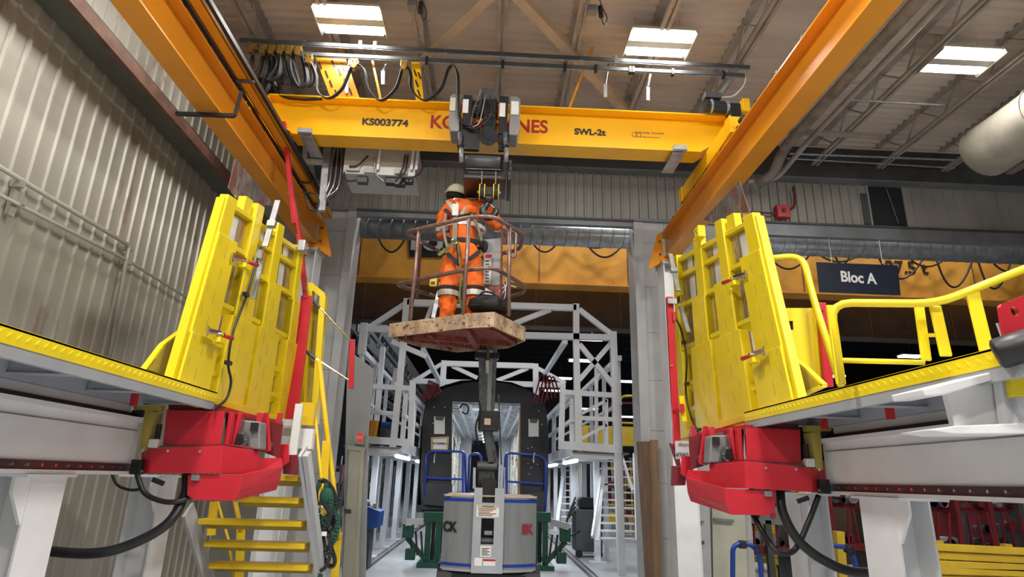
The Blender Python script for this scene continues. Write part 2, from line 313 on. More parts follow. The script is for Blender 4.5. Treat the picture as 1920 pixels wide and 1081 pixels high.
# insulated round duct, right
t = thing('insulated_duct', 'large round duct wrapped in beige insulation hanging at upper right', 'duct', (7.3, 6, 6.4))
pts = [V((7.36, 8.0-i*.35, 6.52)) for i in range(22)]; build(G().tube([pts[0]+V((0, .1, 0)), pts[0]+V((0, .04, 0))]+pts, [.22, .36]+[.40+random.uniform(-.012, .012) for _ in pts], 24), 'wrapping', 'insul', t, smooth=True)
for i in range(3): build(G().tube([V((7.36, 6.9-i*1.5, 6.52))+V((math.cos(a_)*.41, 0, math.sin(a_)*.41)) for a_ in [k*math.pi/12 for k in range(25)]], .008, 5), 'band', 'insul', t)
build(G().cyl((7.08, 8.02, 6.72), (7.07, 7.9, 6.74), .045, 12), 'test_port', 'dgrey', t)
# lamps
names = ['left ceiling lamp, above the crane bridge lettering', 'middle ceiling lamp, right of the hoist', 'right ceiling lamp, near the insulated duct']
for i, (x, y) in enumerate(LAMPS):
    t = thing('ceiling_lamp', 'bright twin panel high bay lamp, '+(names[i] if i < 3 else 'behind the camera row %s' % ['', 'two left', 'two middle', 'two right', 'three left', 'three middle', 'three right'][i-2]), 'lamp', (x, y, LZ), 'high bay lamps')
    build(G().box(x-.42, x+.42, y-.06, y+.06, LZ, LZ+.07), 'center_rib', 'lamph', t); build(G().box(x-.42, x+.42, y-.26, y+.26, LZ+.04, LZ+.08), 'housing', 'lamph', t)
    for s in (-1, 1):
        build(G().box(x-.385, x+.385, y+s*.155-.085, y+s*.155+.085, LZ+.01, LZ+.04), 'diffuser', 'lampw', t)
        build(G().prism([(x+s*.39, y-.27, LZ+.08), (x+s*.43, y-.27, LZ-.02), (x+s*.43, y+.27, LZ-.02), (x+s*.39, y+.27, LZ+.08)], (s*.01, 0, 0)), 'end_plate', 'lamph', t)
    for s in (-.3, .3): build(G().cyl((x+s, y, LZ+.08), (x+s, y, ZD), .004, 5), 'hanger', 'wire', t)
# small devices under the roof
for i, p in enumerate([P(778, 12, Z=7.05), P(1115, 20, Z=7.05)]):
    t = thing('sensor_unit', 'grey box and camera unit clamped to the joist '+['left of the braces', 'right of the braces'][i], 'sensor', p)
    build(G().box(p.x-.09, p.x+.03, p.y-.05, p.y+.05, p.z-.04, p.z+.05), 'body', 'grey', t, bevel=.006); build(G().cyl(p+V((.07, 0, .06)), p+V((.075, -.02, -.1)), .03, 12), 'barrel', 'blackm', t)
    build(G().tube(spline([p+V((.08, 0, -.1)), p+V((.11, 0, -.2)), p+V((.15, 0, -.1)), p+V((.08, 0, .1)), p+V((.03, 0, .3))], 4), .006, 6), 'cable', 'black', t)
# wall pipes on the left
t = thing('wall_conduit', 'pair of pale pipes crossing the corrugated left wall above the platform', 'pipe', (-3.93, 4.5, 3.3))
X_ = -3.9
build(G().tube(arc([P(-30, 295, X=X_), P(243, 460, X=X_), P(236, 490, X=X_), P(196, 720, X=X_)], .05), .022, 10), 'upper_pipe', 'wallL', t, smooth=True)
build(G().tube([P(-30, 350, X=X_), P(243, 490, X=X_), P(370, 570, X=X_), P(430, 620, X=X_)], .017, 10), 'lower_pipe', 'wallL', t, smooth=True)
for px, py in [(38, 345), (40, 378), (243, 465), (240, 491)]: p = P(px, py, X=X_); build(G().box(p.x-.07, p.x+.03, p.y-.02, p.y+.02, p.z-.03, p.z+.03), 'clamp', 'wallL', t)
p = P(38, 362, X=X_); build(G().box(p.x-.06, p.x-.02, p.y-.03, p.y+.03, p.z-.2, p.z+.1), 'strut', 'wallL', t)
# spiral duct behind the wall
t = thing('spiral_duct', 'long grey spiral duct hanging behind the top of the openings', 'duct', (5, YW+.45, 5.8))
build(G().cyl((-2.6, YW+.42, 5.87), (14, YW+.42, 5.87), .19, 24), 'tube', 'galv', t, smooth=True)
for i in range(78): x = -2.5+i*.21; build(G().tube([V((x+.02*math.sin(a_), YW+.42+.193*math.cos(a_), 5.87+.193*math.sin(a_))) for a_ in [k*math.pi/8 for k in range(17)]], .006, 4), 'seam', 'grey', t)
# ================= CRANE RUNWAYS =================
YE = 9.3
for s, xc in ((-1, -2.89), (1, 2.79)):
    side = 'left' if s < 0 else 'right'
    t = thing('runway_beam', 'orange crane runway beam on the '+side+' side', 'beam', (xc, 3, 5.0), 'crane runway beams')
    build(G().box(xc-.115, xc+.115, -6, YE, 5.0, 5.02), 'bottom_flange', 'crane2', t); build(G().box(xc-.008, xc+.008, -6, YE, 5.02, 5.43), 'web', 'crane2', t)
    build(G().box(xc-.115, xc+.115, -6, YE, 5.43, 5.45), 'top_flange', 'crane2', t); build(G().box(xc-.03, xc+.03, -6, YE, 5.451, 5.49), 'crane_rail', 'rail', t)
    for y in [2+k*.5 for k in range(14)]: build(G().box(xc-s*.105-.012, xc-s*.105+.012, y-.02, y+.02, 5.45, 5.47), 'rail_clip', 'blackm', t)
    # end bracket and column
    build(G().prism([(xc-s*.12, YE-.25, 5.45), (xc-s*.12, YE-.25, 4.95), (xc-s*.36, YE-.25, 4.80), (xc-s*.36, YE-.25, 4.86), (xc-s*.2, YE-.25, 5.4)], (0, .02, 0)), 'end_gusset', 'crane2', t)
    build(G().box(xc-.18, xc+.18, YE-.3, YE+.05, 4.93, 4.99), 'base_plate', 'crane2', t)
    for k in range(2): build(G().cyl((xc-s*.17, YE-.262, 5.06+k*.22), (xc-s*.17, YE-.25, 5.06+k*.22), .02, 8), 'bolt', 'rail', t)
    c = thing('runway_column', 'white steel column holding up the '+side+' end of the runway beam', 'column', (xc+s*.06, YE-.12, 0), 'runway columns')
    xa = xc+s*.03
    build(G().box(xa-.19, xa+.19, YE-.32, YE+.1, 4.89, 4.93), 'cap_plate', 'whiteg', c)
    build(G().box(xa-.17, xa-.155, YE-.3, YE+.05, 0, 4.89), 'flange', 'white', c); build(G().box(xa+.155, xa+.17, YE-.3, YE+.05, 0, 4.89), 'flange', 'white', c); build(G().box(xa-.155, xa+.155, YE-.135, YE-.12, 0, 4.89), 'web', 'white', c)
    if s > 0: build(G().box(xa-.155, xa+.155, YE-.29, YE-.28, 0, 4.75), 'cover_plate', 'white', c)
# conductor rail channel beside the left runway
t = thing('conductor_channel', 'second slim orange channel with black conductor rail inside the left runway beam', 'channel', (-2.69, 3, 5.5))
xq = -2.69; zq = 5.5
build(G().box(xq-.06, xq+.06, -6, 9.2, zq, zq+.012), 'channel_web', 'crane2', t); build(G().box(xq+.05, xq+.062, -6, 9.2, zq, zq+.11), 'channel_lip', 'crane2', t); build(G().box(xq-.062, xq-.05, -6, 9.2, zq, zq+.10), 'channel_lip', 'crane2', t)
build(G().box(xq+.075, xq+.115, -6, 8.75, zq+.02, zq+.07), 'conductor_rail', 'black', t); build(G().box(xq-.09, xq-.07, -6, 8.8, zq-.03, zq+.0), 'cable', 'black', t)
for y in (4.2, 5.6, 7.9, 8.6): build(G().bar((xq-.1, y, zq-.02), (xq+.12, y, zq-.02), .03, .02), 'support_arm', 'dgrey', t)
t = thing('black_bracket', 'black pipe bracket reaching from the wall beam to the left runway beam', 'bracket', P(330, 213, Z=5.1))
a = P(330, 213, Z=4.95); b = P(440, 217, Z=4.95); c_ = P(453, 172, Y=b.y)
build(G().bar(a, b, .035), 'arm', 'blackm', t); build(G().bar(b, c_, .03), 'upright', 'blackm', t)
# ================= BRIDGE CRANE =================
t = thing('crane_bridge', 'yellow bridge crane girder spanning between the two orange runways', 'crane', (0, 7.15, 5.7)); GY = 7.15
zt, zb = 6.29, 5.72
def gx(s_): return s_
build(G().box(-3.02, 3.02, 7.0, 7.3, zt-.018, zt), 'top_flange', 'crane', t); build(G().box(-2.65, 2.62, 7.0, 7.3, zb, zb+.018), 'bottom_flange', 'crane', t)
build(G().prism([(-3.0, GY-.006, zt-.018), (-3.0, GY-.006, zb+.25), (-2.65, GY-.006, zb+.018), (2.62, GY-.006, zb+.018), (3.0, GY-.006, zb+.28), (3.0, GY-.006, zt-.018)], (0, .012, 0)), 'web', 'crane', t)
for s in (-1, 1): build(G().hexa([(s*2.62, 7.0, zb), (s*2.62, 7.3, zb), (s*2.62, 7.3, zb+.018), (s*2.62, 7.0, zb+.018), (s*3.0, 7.0, zb+.26), (s*3.0, 7.3, zb+.26), (s*3.0, 7.3, zb+.28), (s*3.0, 7.0, zb+.28)]), 'sloped_flange', 'crane', t)
for s in (-1, 1): build(G().box(s*3.0, s*3.02, 7.0, 7.3, zb+.26, zt), 'end_plate', 'crane', t)
yw_ = GY-.009
def onweb(px, py): return P(px, py, Y=yw_)
text('KS003774', onweb(722, 230), .134, 'blk', t, bold=.005, sx=1.1)
text('KONECRANES', onweb(917, 234), .268, 'redp', t, bold=.006, sx=.90); text('SWL-2t', onweb(1106, 248), 122e-3, 'blk', t, bold=.005, sx=1.08)
p = onweb(1190, 252)
for dx in (0, .05): build(G().tube([p+V((dx+.035*math.cos(a_), 0, .035*math.sin(a_))) for a_ in [k*math.pi/10 for k in range(21)]], .004, 5), 'logo_ring', 'grp', t)
text('Customer Connect', onweb(1218, 249), .045, 'grp', t, sx=1.1); text('Scan QR Code to open crane', onweb(1218, 257), .022, 'grp', t)
# end trucks on the runways
for s, xc in ((-1, -2.89), (1, 2.79)):
    e = thing('end_truck', 'yellow wheeled end truck carrying the '+('left' if s < 0 else 'right')+' end of the bridge', 'crane truck', (xc, 7.15, 5.49), 'bridge end trucks')
    build(G().box(xc-.09, xc+.09, 6.2, 8.1, 5.53, 5.74), 'box_beam', 'crane', e, bevel=.008)
    for y in (6.35, 7.95): build(G().cyl((xc-.035, y, 5.57), (xc+.035, y, 5.57), .078, 20), 'wheel', 'blackm', e)
    for y in (6.12, 8.18): build(G().cyl((xc, y, 5.62), (xc, y+(.08 if y > 7 else -.08), 5.62), .04, 12), 'buffer', 'black', e)
    for y in (6.15, 8.0): build(G().box(xc-s*.10, xc-s*.12, y, y+.14, 5.50, 5.72), 'guide_plate', 'crane', e)
# grey clamp brackets below the bridge
for i, (px, py) in enumerate([(572, 243), (1275, 275)]):
    p = P(px, py, Y=6.9); q_ = P(px+(18 if i == 0 else -10), py+38, Z=p.z-.02)
    b_ = thing('rail_bracket', 'grey slotted steel bracket bolted under the '+['left', 'right']
[i]+' part of the yellow bridge', 'bracket', p)
    for k in range(-2, 3): build(G().bar(p+V((k*.028, 0, 0)), V((p.x+k*.028, 7.5, p.z-.03)), .012, .05), 'rib', 'grey', b_)
    build(G().box(p.x-.08, p.x+.08, 6.95, 7.5, p.z-.06, p.z-.045), 'plate', 'galv', b_); build(G().box(p.x-.09, p.x+.09, 6.88, 6.93, p.z-.045, p.z+.015), 'head', 'galv', b_)
# festoon
f_ = thing('festoon_rack', 'pair of grey festoon bars with clamps running above the yellow bridge', 'festoon rack', (0, 6.95, 6.3)); YF = 6.95
def FP(px, py, dy=0): return P(px, py, Y=YF+dy)
u0, u1 = FP(450, 76), FP(1405, 127); l0, l1 = FP(472, 97), FP(1395, 142)
for a, b in ((u0, u1), (l0, l1)): build(G().bar(a, b, .045, .05), 'bar', 'dgrey', f_); build(G().bar(a, b, .02, .01, off=(.0, -.03)), 'slot_lip', 'galv', f_)
for px in (470, 568, 671, 698, 830, 1085, 1150, 1380):
    a = u0.lerp(u1, (px-450)/955); build(G().box(a.x-.022, a.x+.022, a.y-.02, a.y+.09, a.z-.04, a.z+.09), 'clamp', 'galv', f_)
for px in (795, 937, 1054, 1112, 1177, 1183, 1258, 1355): a = l0.lerp(l1, (px-472)/923); build(G().box(a.x-.018, a.x+.018, a.y-.035, a.y+.03, a.z-.05, a.z+.04), 'black_clip', 'black', f_)
for px, py0, py1 in ((590, 100, 160), (650, 110, 175), (718, 120, 158), (1135, 120, 182), (1215, 130, 188)):
    a = FP(px+6, py0, .1); b = FP(px, py1-25, .05); c_ = FP(px, py1, .05); build(G().bar(a, b, .03, .01), 'hanger_strap', 'galv', f_); build(G().bar(b, c_, .045, .008, up=(0, 1, 0)), 'perforated_strap', 'galv', f_)
for k in range(2):
    for j in range(4): a = FP(640+k*12, 85+j*3, .02)
# slotted brackets standing on the bridge
def slotted(pts, mm, lab, slots):
    pp = [P(*q, Y=7.02+.0) for q in pts]; b_ = thing('slotted_plate', lab, 'bracket', pp[3])
    build(G().prism(pp, (0, .012, 0)), 'plate', mm, b_)
    for (px, py) in slots:
        a = P(px, py, Y=7.012); b = P(px+5, py+13, Y=7.012); build(G().bar(a, b, .02, .003, up=(0, 1, 0)), 'slot', 'blackm', b_)
    return b_
slotted([(592, 108), (645, 100), (675, 186), (620, 184)], 'crane2', 'wide tan slotted plate leaning above the left part of the bridge', [(598, 116), (610, 132), (622, 112), (618, 150), (634, 128), (628, 168), (645, 148), (640, 118), (655, 165), (606, 158), (650, 130), (614, 172)])
slotted([(771, 115), (787, 113), (795, 192), (780, 190)], 'crane', 'narrow yellow slotted plate left of the hoist', [(776, 130), (779, 150), (783, 168), (784, 135)])
solo(G().bar(P(698, 112, Y=7.05), P(714, 187, Y=7.05), .04, .03), 'stay_bar', 'crane2', 'slim orange stay bar between the two slotted plates', 'bar'); solo(G().bar(P(1110, 90, Y=7.3), P(1066, 206, Y=7.25), .05, .03), 'stay_bar', 'crane2', 'slim rusty stay bar standing on the bridge right of the hoist', 'bar')
solo(G().bar(P(1392, 118, Y=7.0), P(1345, 183, Y=7.0), .06, .04), 'stay_bar', 'galv', 'bright steel stay bar at the right end of the festoon bars', 'bar')
solo(G().bar(P(492, 108, Y=7.05), P(518, 160, Y=7.05), .05, .03), 'stay_bar', 'tan', 'pale stay bar behind the parked festoon trolleys', 'bar')
# festoon trolleys
tp = [(472, 85, 0), (494, 87, 0), (511, 88, 0), (527, 88, 0), (544, 89, 0), (560, 90, 0), (580, 105, 1), (665, 114, 1), (758, 117, 1)]
for i, (px, py, lo) in enumerate(tp):
    p = FP(px, py+4, -.05)
    t_ = thing('festoon_trolley', 'brass coloured festoon trolley, '+['first', 'second', 'third', 'fourth', 'fifth', 'sixth', 'seventh', 'eighth', 'ninth'][i]+' from the left along the bar', 'trolley', p, 'festoon trolleys')
    build(G().box(p.x-.045, p.x+.045, p.y-.03, p.y-.02, p.z-.045, p.z+.05), 'face_plate', 'brass', t_, bevel=.004); build(G().box(p.x-.045, p.x+.045, p.y+.02, p.y+.03, p.z-.045, p.z+.05), 'face_plate', 'brass', t_)
    for s in (-1, 1): build(G().cyl((p.x+s*.025, p.y-.04, p.z+.02), (p.x+s*.025, p.y+.03, p.z+.02), .016, 10), 'wheel', 'brass', t_)
    build(G().cyl((p.x, p.y-.05, p.z-.07), (p.x, p.y+.03, p.z-.07), .035, 12), 'cable_saddle', 'brass', t_)
hang = [(472, 494, 60, 160), (494, 511, 50, 150), (511, 527, 60, 150), (527, 544, 70, 155), (544, 560, 70, 165), (560, 582, 75, 165)]
k = 0
loops = [([(580, 110), (592, 140), (594, 170), (615, 183), (640, 165), (655, 130), (665, 116)], 0), ([(665, 116), (682, 130), (690, 165), (712, 187), (740, 165), (752, 130), (758, 116)], 0), ([(758, 118), (768, 135), (770, 165), (795, 187), (825, 165), (838, 130), (848, 120)], 0),
         ([(848, 120), (857, 140), (858, 190), (862, 225), (885, 238)], -.25),
         ([(472, 92), (470, 120), (460, 150), (466, 160), (485, 130), (494, 92)], .02), ([(494, 92), (500, 120), (490, 165), (500, 165), (510, 120), (511, 92)], 0), ([(511, 92), (518, 120), (500, 150), (520, 140), (525, 110), (527, 92)], -.03), ([(527, 92), (535, 130), (545, 155), (560, 158), (550, 120), (544, 92)], 0), ([(544, 92), (545, 130), (560, 162), (575, 150), (568, 110), (560, 92)], -.02), ([(560, 92), (570, 130), (573, 160), (585, 150), (582, 110)], .02), ([(500, 92), (505, 130), (520, 175), (560, 185), (600, 184)], .1)]
for i, (pp, dy) in enumerate(loops):
    c_ = thing('festoon_cable', 'black flat cable loop, '+['between the seventh and eighth trolleys', 'between the eighth and ninth trolleys', 'last loop before the hoist', 'dropping onto the hoist', 'left-most bunched loop', 'second bunched loop', 'third bunched loop', 'fourth bunched loop', 'fifth bunched loop', 'sixth bunched loop', 'long one sagging behind the bunch'][i], 'cable', FP(*pp[0]), 'festoon cables')
    for j in range(3): build(G().tube(spline([P(px+j*1.6*(1 if i < 4 else 1.3), py+j*1.2, Y=YF-.04+dy+j*.015+(.0 if i != 3 else -.1*min(1, n_/2))) for n_, (px, py) in enumerate(pp)], 6), .0095 if i < 4 else .011, 6), 'strand', 'black', c_, smooth=True)
t_ = thing('junction_box', 'dark junction box with cables at the left end of the bridge', 'electrical box', P(512, 150, Y=6.9))
p = P(500, 155, Y=7.2); build(G().box(p.x-.02, p.x+.02, p.y+.02, p.y+.06, 6.28, p.z-.09), 'bracket_leg', 'galv', t_); build(G().box(p.x-.14, p.x+.16, p.y, p.y+.1, p.z-.1, p.z+.08), 'box', 'blackm', t_, bevel=.01); p = P(525, 145, Y=7.1); build(G().box(p.x-.09, p.x+.05, p.y, p.y+.08, p.z-.07, p.z+.07), 'side_box', 'dgrey', t_, bevel=.01)
# travel motor at the right end
p = P(1350, 200, Y=6.95); t_ = thing('travel_motor', 'black travel gear motor above the right end of the bridge', 'motor', p)
build(G().cyl(P(1322, 198, Y=6.9), P(1362, 203, Y=6.9), .085, 20), 'motor_body', 'blackm', t_, smooth=False); build(G().cyl(P(1330, 199, Y=6.9), P(1334, 199, Y=6.9), .093, 20), 'band', 'galv', t_); build(G().cyl(P(1359, 203, Y=6.9), P(1364, 203, Y=6.9), .095, 20), 'flange', 'galv', t_)
a = P(1333, 184, Y=6.9); build(G().box(a.x-.1, a.x+.12, a.y-.07, a.y+.07, a.z-.03, a.z+.05), 'terminal_box', 'dgrey', t_, bevel=.01); a = P(1375, 213, Y=6.9); build(G().box(a.x-.08, a.x+.08, a.y-.08, a.y+.08, a.z-.12, a.z+.12), 'gearbox', 'blackm', t_, bevel=.02)
build(G().tube(spline([P(1350, 183, Y=6.9), P(1375, 180, Y=6.9), P(1395, 160, Y=6.9), P(1398, 143, Y=6.95), P(1388, 138, Y=6.95)]), .012, 8), 'cable', 'whiteg', t_, smooth=True)
a = P(1397, 200, Y=6.95); build(G().box(a.x-.05, a.x+.05, a.y-.05, a.y+.05, a.z-.1, a.z+.1), 'yellow_bracket', 'crane', t_, bevel=.01)
# electrical cabinet hung behind the bridge
t_ = thing('crane_cabinet', 'pale steel control cabinet hanging behind the yellow bridge left of the hoist', 'cabinet', P(715, 300, Y=7.7))
a = P(642, 325, Y=7.5); b = P(782, 288, Y=7.5)
build(G().box(a.x, b.x, 7.5, 8.1, a.z, a.z+.5), 'body', 'cab', t_, bevel=.01)
for px, py, w_ in ((662, 316, .18), (695, 320, .17), (752, 322, .17)): q_ = P(px, py, Y=7.48); build(G().box(q_.x-w_/2, q_.x+w_/2, 7.46, 7.48, q_.z-.035, q_.z+.035), 'perforated_strap', 'whiteg', t_)
for px in (708, 771, 780): q_ = P(px, 318, Y=7.46); build(G().bar(q_, q_+V((.01, 0, .3)), .035, .02), 'strut', 'white', t_)
for px, py in ((680, 338), (733, 340), (750, 343), (765, 338)): q_ = P(px, py, Y=7.6); build(G().box(q_.x-.07, q_.x+.07, 7.55, 7.65, q_.z-.05, q_.z+.05), 'connector', 'blackm' if px > 700 else 'dgrey', t_, bevel=.008)
for pp in ([(702, 295), (705, 325), (720, 340)], [(765, 290), (760, 320), (745, 335)], [(790, 290), (790, 320), (765, 338)], [(690, 292), (670, 310), (655, 312)], [(760, 290), (755, 315), (742, 340)], [(645, 322), (650, 338), (668, 338)]):
    build(G().tube(spline([P(*q, Y=7.44) for q in pp]), .012, 6), 'cable', 'black' if pp[0][0] != 702 else 'wire', t_, smooth=True)
# pendant arm, left of cabinet
t_ = thing('service_bracket', 'galvanised service bracket with hanging cables beside the cabinet', 'bracket', P(612, 350, Y=7.6))
build(G().bar(P(614, 275, Y=7.6), P(604, 395, Y=7.6), .09, .06), 'post', 'galv', t_); build(G().bar(P(565, 303, Y=7.6), P(610, 304, Y=7.6), .06), 'arm', 'whiteg', t_); build(G().bar(P(572, 270, Y=7.6), P(572, 303, Y=7.6), .05), 'drop', 'whiteg', t_)
build(G().bar(P(590, 275, Y=7.9), P(600, 340, Y=7.9), .12, .08), 'back_channel', 'dgrey', t_)
for k in range(8): build(G().tube(spline([P(628+k*2, 278, Y=7.6), P(622+k*3, 310, Y=7.55), P(618+k*2.5, 340+k*2, Y=7.5), P(610+(k % 3)*8, 362+(k % 4)*4, Y=7.5)]), .011, 6), 'cable', 'black' if k % 3 else 'wire', t_, smooth=True)
build(G().tube(spline([P(568, 360, Y=7.2), P(590, 363, Y=7.2), P(598, 378, Y=7.2), P(592, 395, Y=7.2), P(578, 388, Y=7.2), P(572, 365, Y=7.2)]), .013, 6), 'hose_loop', 'black', t_, smooth=True)
# ================= HOIST =================
h = thing('wire_rope_hoist', 'black and grey wire rope hoist straddling the yellow bridge', 'hoist', P(908, 300, Y=6.9))
def BX(px0, py0, px1, py1, y0, y1, nm, mm, bev=.01, par=None, n=None):
    a = P(px0, py1, Y=y0); b = P(px1, py0, Y=y0); return build(G().box(a.x, b.x, y0, y1, a.z, b.z), nm, mm, par or h, bevel=bev)
def cover(px0, px1, py0, py1, s):
    a = P(px0, py1, Y=6.62); b = P(px1, py0, Y=6.62); x0, x1, z0, z1 = a.x, b.x, a.z, b.z
    o_ = x0 if s < 0 else x1; i_ = x1 if s < 0 else x0
    build(G().prism([(i_, 6.6, z0), (o_-s*.03, 6.6, z0), (o_, 6.6, z0+.1), (o_, 6.6, z1-.04), (o_-s*.04, 6.6, z1), (i_, 6.6, z1)], (0, .3, 0)), 'side_cover', 'hoistg', h, bevel=.012)
cover(840, 865, 177, 247, -1); cover(954, 976, 182, 254, 1)
BX(866, 178, 886, 240, 6.62, 6.88, 'gear_case', 'blackm'); BX(934, 180, 953, 250, 6.62, 6.88, 'gear_case', 'blackm')
BX(858, 236, 900, 279, 6.64, 6.7, 'side_plate', 'blackm'); BX(934, 240, 955, 281, 6.64, 6.7, 'side_plate', 'blackm')
build(G().cyl(P(886, 205, Y=6.8), P(934, 207, Y=6.8), .11, 24), 'motor', 'blackm', h, smooth=False)
for px in (892, 899, 906, 913, 920, 927): build(G().cyl(P(px, 206, Y=6.8), P(px+2, 206, Y=6.8), .122, 24), 'motor_fin', 'blackm', h)
build(G().cyl(P(916, 255, Y=6.62), P(916, 255, Y=6.9), .115, 28), 'brake_drum', 'blackm', h, smooth=False)
BX(903, 165, 926, 185, 6.65, 6.85, 'top_box', 'dgrey'); BX(905, 185, 932, 240, 6.66, 6.8, 'control_block', 'blackm')
BX(868, 300, 950, 334, 6.75, 7.3, 'drum_frame', 'blackm'); BX(952, 298, 960, 337, 6.7, 7.3, 'drum_end', 'blackm')
build(G().cyl(P(872, 303, Y=6.72), P(938, 306, Y=6.72), .085, 24), 'rope_drum', 'dgrey', h, smooth=True)
for py in (316, 330): build(G().cyl(P(873, py, Y=6.68), P(940, py+2, Y=6.68), .007, 8), 'tie_rod', 'chrome', h)
for px in (863, 947):
    build(G().cyl(P(px, 249, Y=6.6), P(px-1, 275, Y=6.6), .03, 16), 'buffer_tube', 'dgrey', h, smooth=True); build(G().cyl(P(px+2, 278, Y=6.6), P(px+2, 304, Y=6.6), .028, 16), 'buffer_tube', 'grey', h, smooth=True)
    build(G().cyl(P(px, 268, Y=6.6), P(px, 274, Y=6.6), .042, 16), 'collar', 'blackm', h)
for px, py in ((873, 198), (942, 205)): BX(px-6, py-12, px+6, py+13, 6.612, 6.618, 'warning_sticker', 'paper', 0); BX(px-7, py-12, px-5 if px > 900 else px-6, py+13, 6.609, 6.612, 'sticker_stripe', 'redp', 0)
BX(958, 190, 973, 214, 6.585, 6.598, 'data_plate', 'paper', 0); BX(843, 183, 855, 207, 6.585, 6.598, 'data_plate', 'lamph', 0)
for pp in ([(905, 175), (898, 205), (890, 230), (878, 237)], [(910, 178), (904, 210), (897, 232), (880, 240)], [(918, 180), (922, 200), (918, 220), (905, 235)], [(905, 245), (915, 260), (930, 262), (950, 255)], [(924, 185), (926, 205), (915, 225)], [(862, 215), (875, 237), (895, 240), (912, 225)]):
    build(G().tube(spline([P(*q, Y=6.58) for q in pp]), .009, 6), 'hose', 'black' if pp[0][0] != 910 else 'wire', h, smooth=True)
for i in range(24):
    q0 = P(902-i*1.05+(.0 if i < 14 else (i-14)*.5), 168+i*2.8, Y=6.56); build(G().tube([q0+V((.009*math.cos(a_), 0 if i % 2 else .0, .016*math.sin(a_))) if i % 2 else q0+V((0, .009*math.cos(a_), .016*math.sin(a_))) for a_ in [k_*math.pi/4 for k_ in range(9)]], .003, 4), 'chain_link', 'chrome', h)
random.seed(3)
for i in range(16): px, py = random.choice([(random.uniform(862, 880), random.uniform(262, 276)), (random.uniform(953, 959), random.uniform(300, 335)), (random.uniform(888, 930), random.uniform(185, 240))]); q_ = P(px, py, Y=6.6); build(G().cyl(q_, q_+V((0, .03, 0)), .007, 8), 'bolt', 'chrome', h)
# ropes and hook block
hb = thing('hook_block', 'black hook block with two yellow sheave guards hanging on ropes before the worker', 'hook', P(916, 390, Y=6.95)); HB = 6.75
for px in (904, 930):
    build(G().cyl(P(px-1, 345, Y=HB), P(px, 300, Y=HB), .006, 8), 'rope', 'wire', hb)
    c_ = P(px, 360, Y=HB); [build(G().cyl(c_+V((d0, 0, 0)), c_+V((d0+.012, 0, 0)), .10, 24), 'sheave_guard', 'yel2', hb) for d0 in (-.036, .024)]; build(G().cyl(c_+V((-.024, 0, 0)), c_+V((.024, 0, 0)), .094, 20), 'sheave', 'blackm', hb)
    build(G().cyl(c_+V((-.06, 0, 0)), c_+V((.06, 0, 0)), .018, 10), 'pin', 'chrome', hb)
c_ = P(916, 362, Y=HB); build(G().box(c_.x-.06, c_.x+.06, c_.y-.06, c_.y+.06, c_.z-.06, c_.z+.07), 'crosshead', 'blackm', hb, bevel=.02); build(G().cyl(c_+V((0, 0, -.13)), c_+V((0, 0, -.05)), .05, 20, .075), 'swivel', 'blackm', hb, smooth=True)
hk = [c_+V((.0, 0, -.12)), c_+V((-.03, 0, -.17)), c_+V((-.06, 0, -.23)), c_+V((-.03, 0, -.30)), c_+V((.04, 0, -.31)), c_+V((.09, 0, -.26)), c_+V((.10, 0, -.20))]
build(G().tube(spline(hk, 5), [.035+.012*math.sin(i/30*3.14) for i in range(31)], 12), 'hook', 'blackm', hb, smooth=True); build(G().bar(c_+V((.02, 0, -.14)), c_+V((.095, 0, -.21)), .02, .008), 'latch', 'galv', hb)
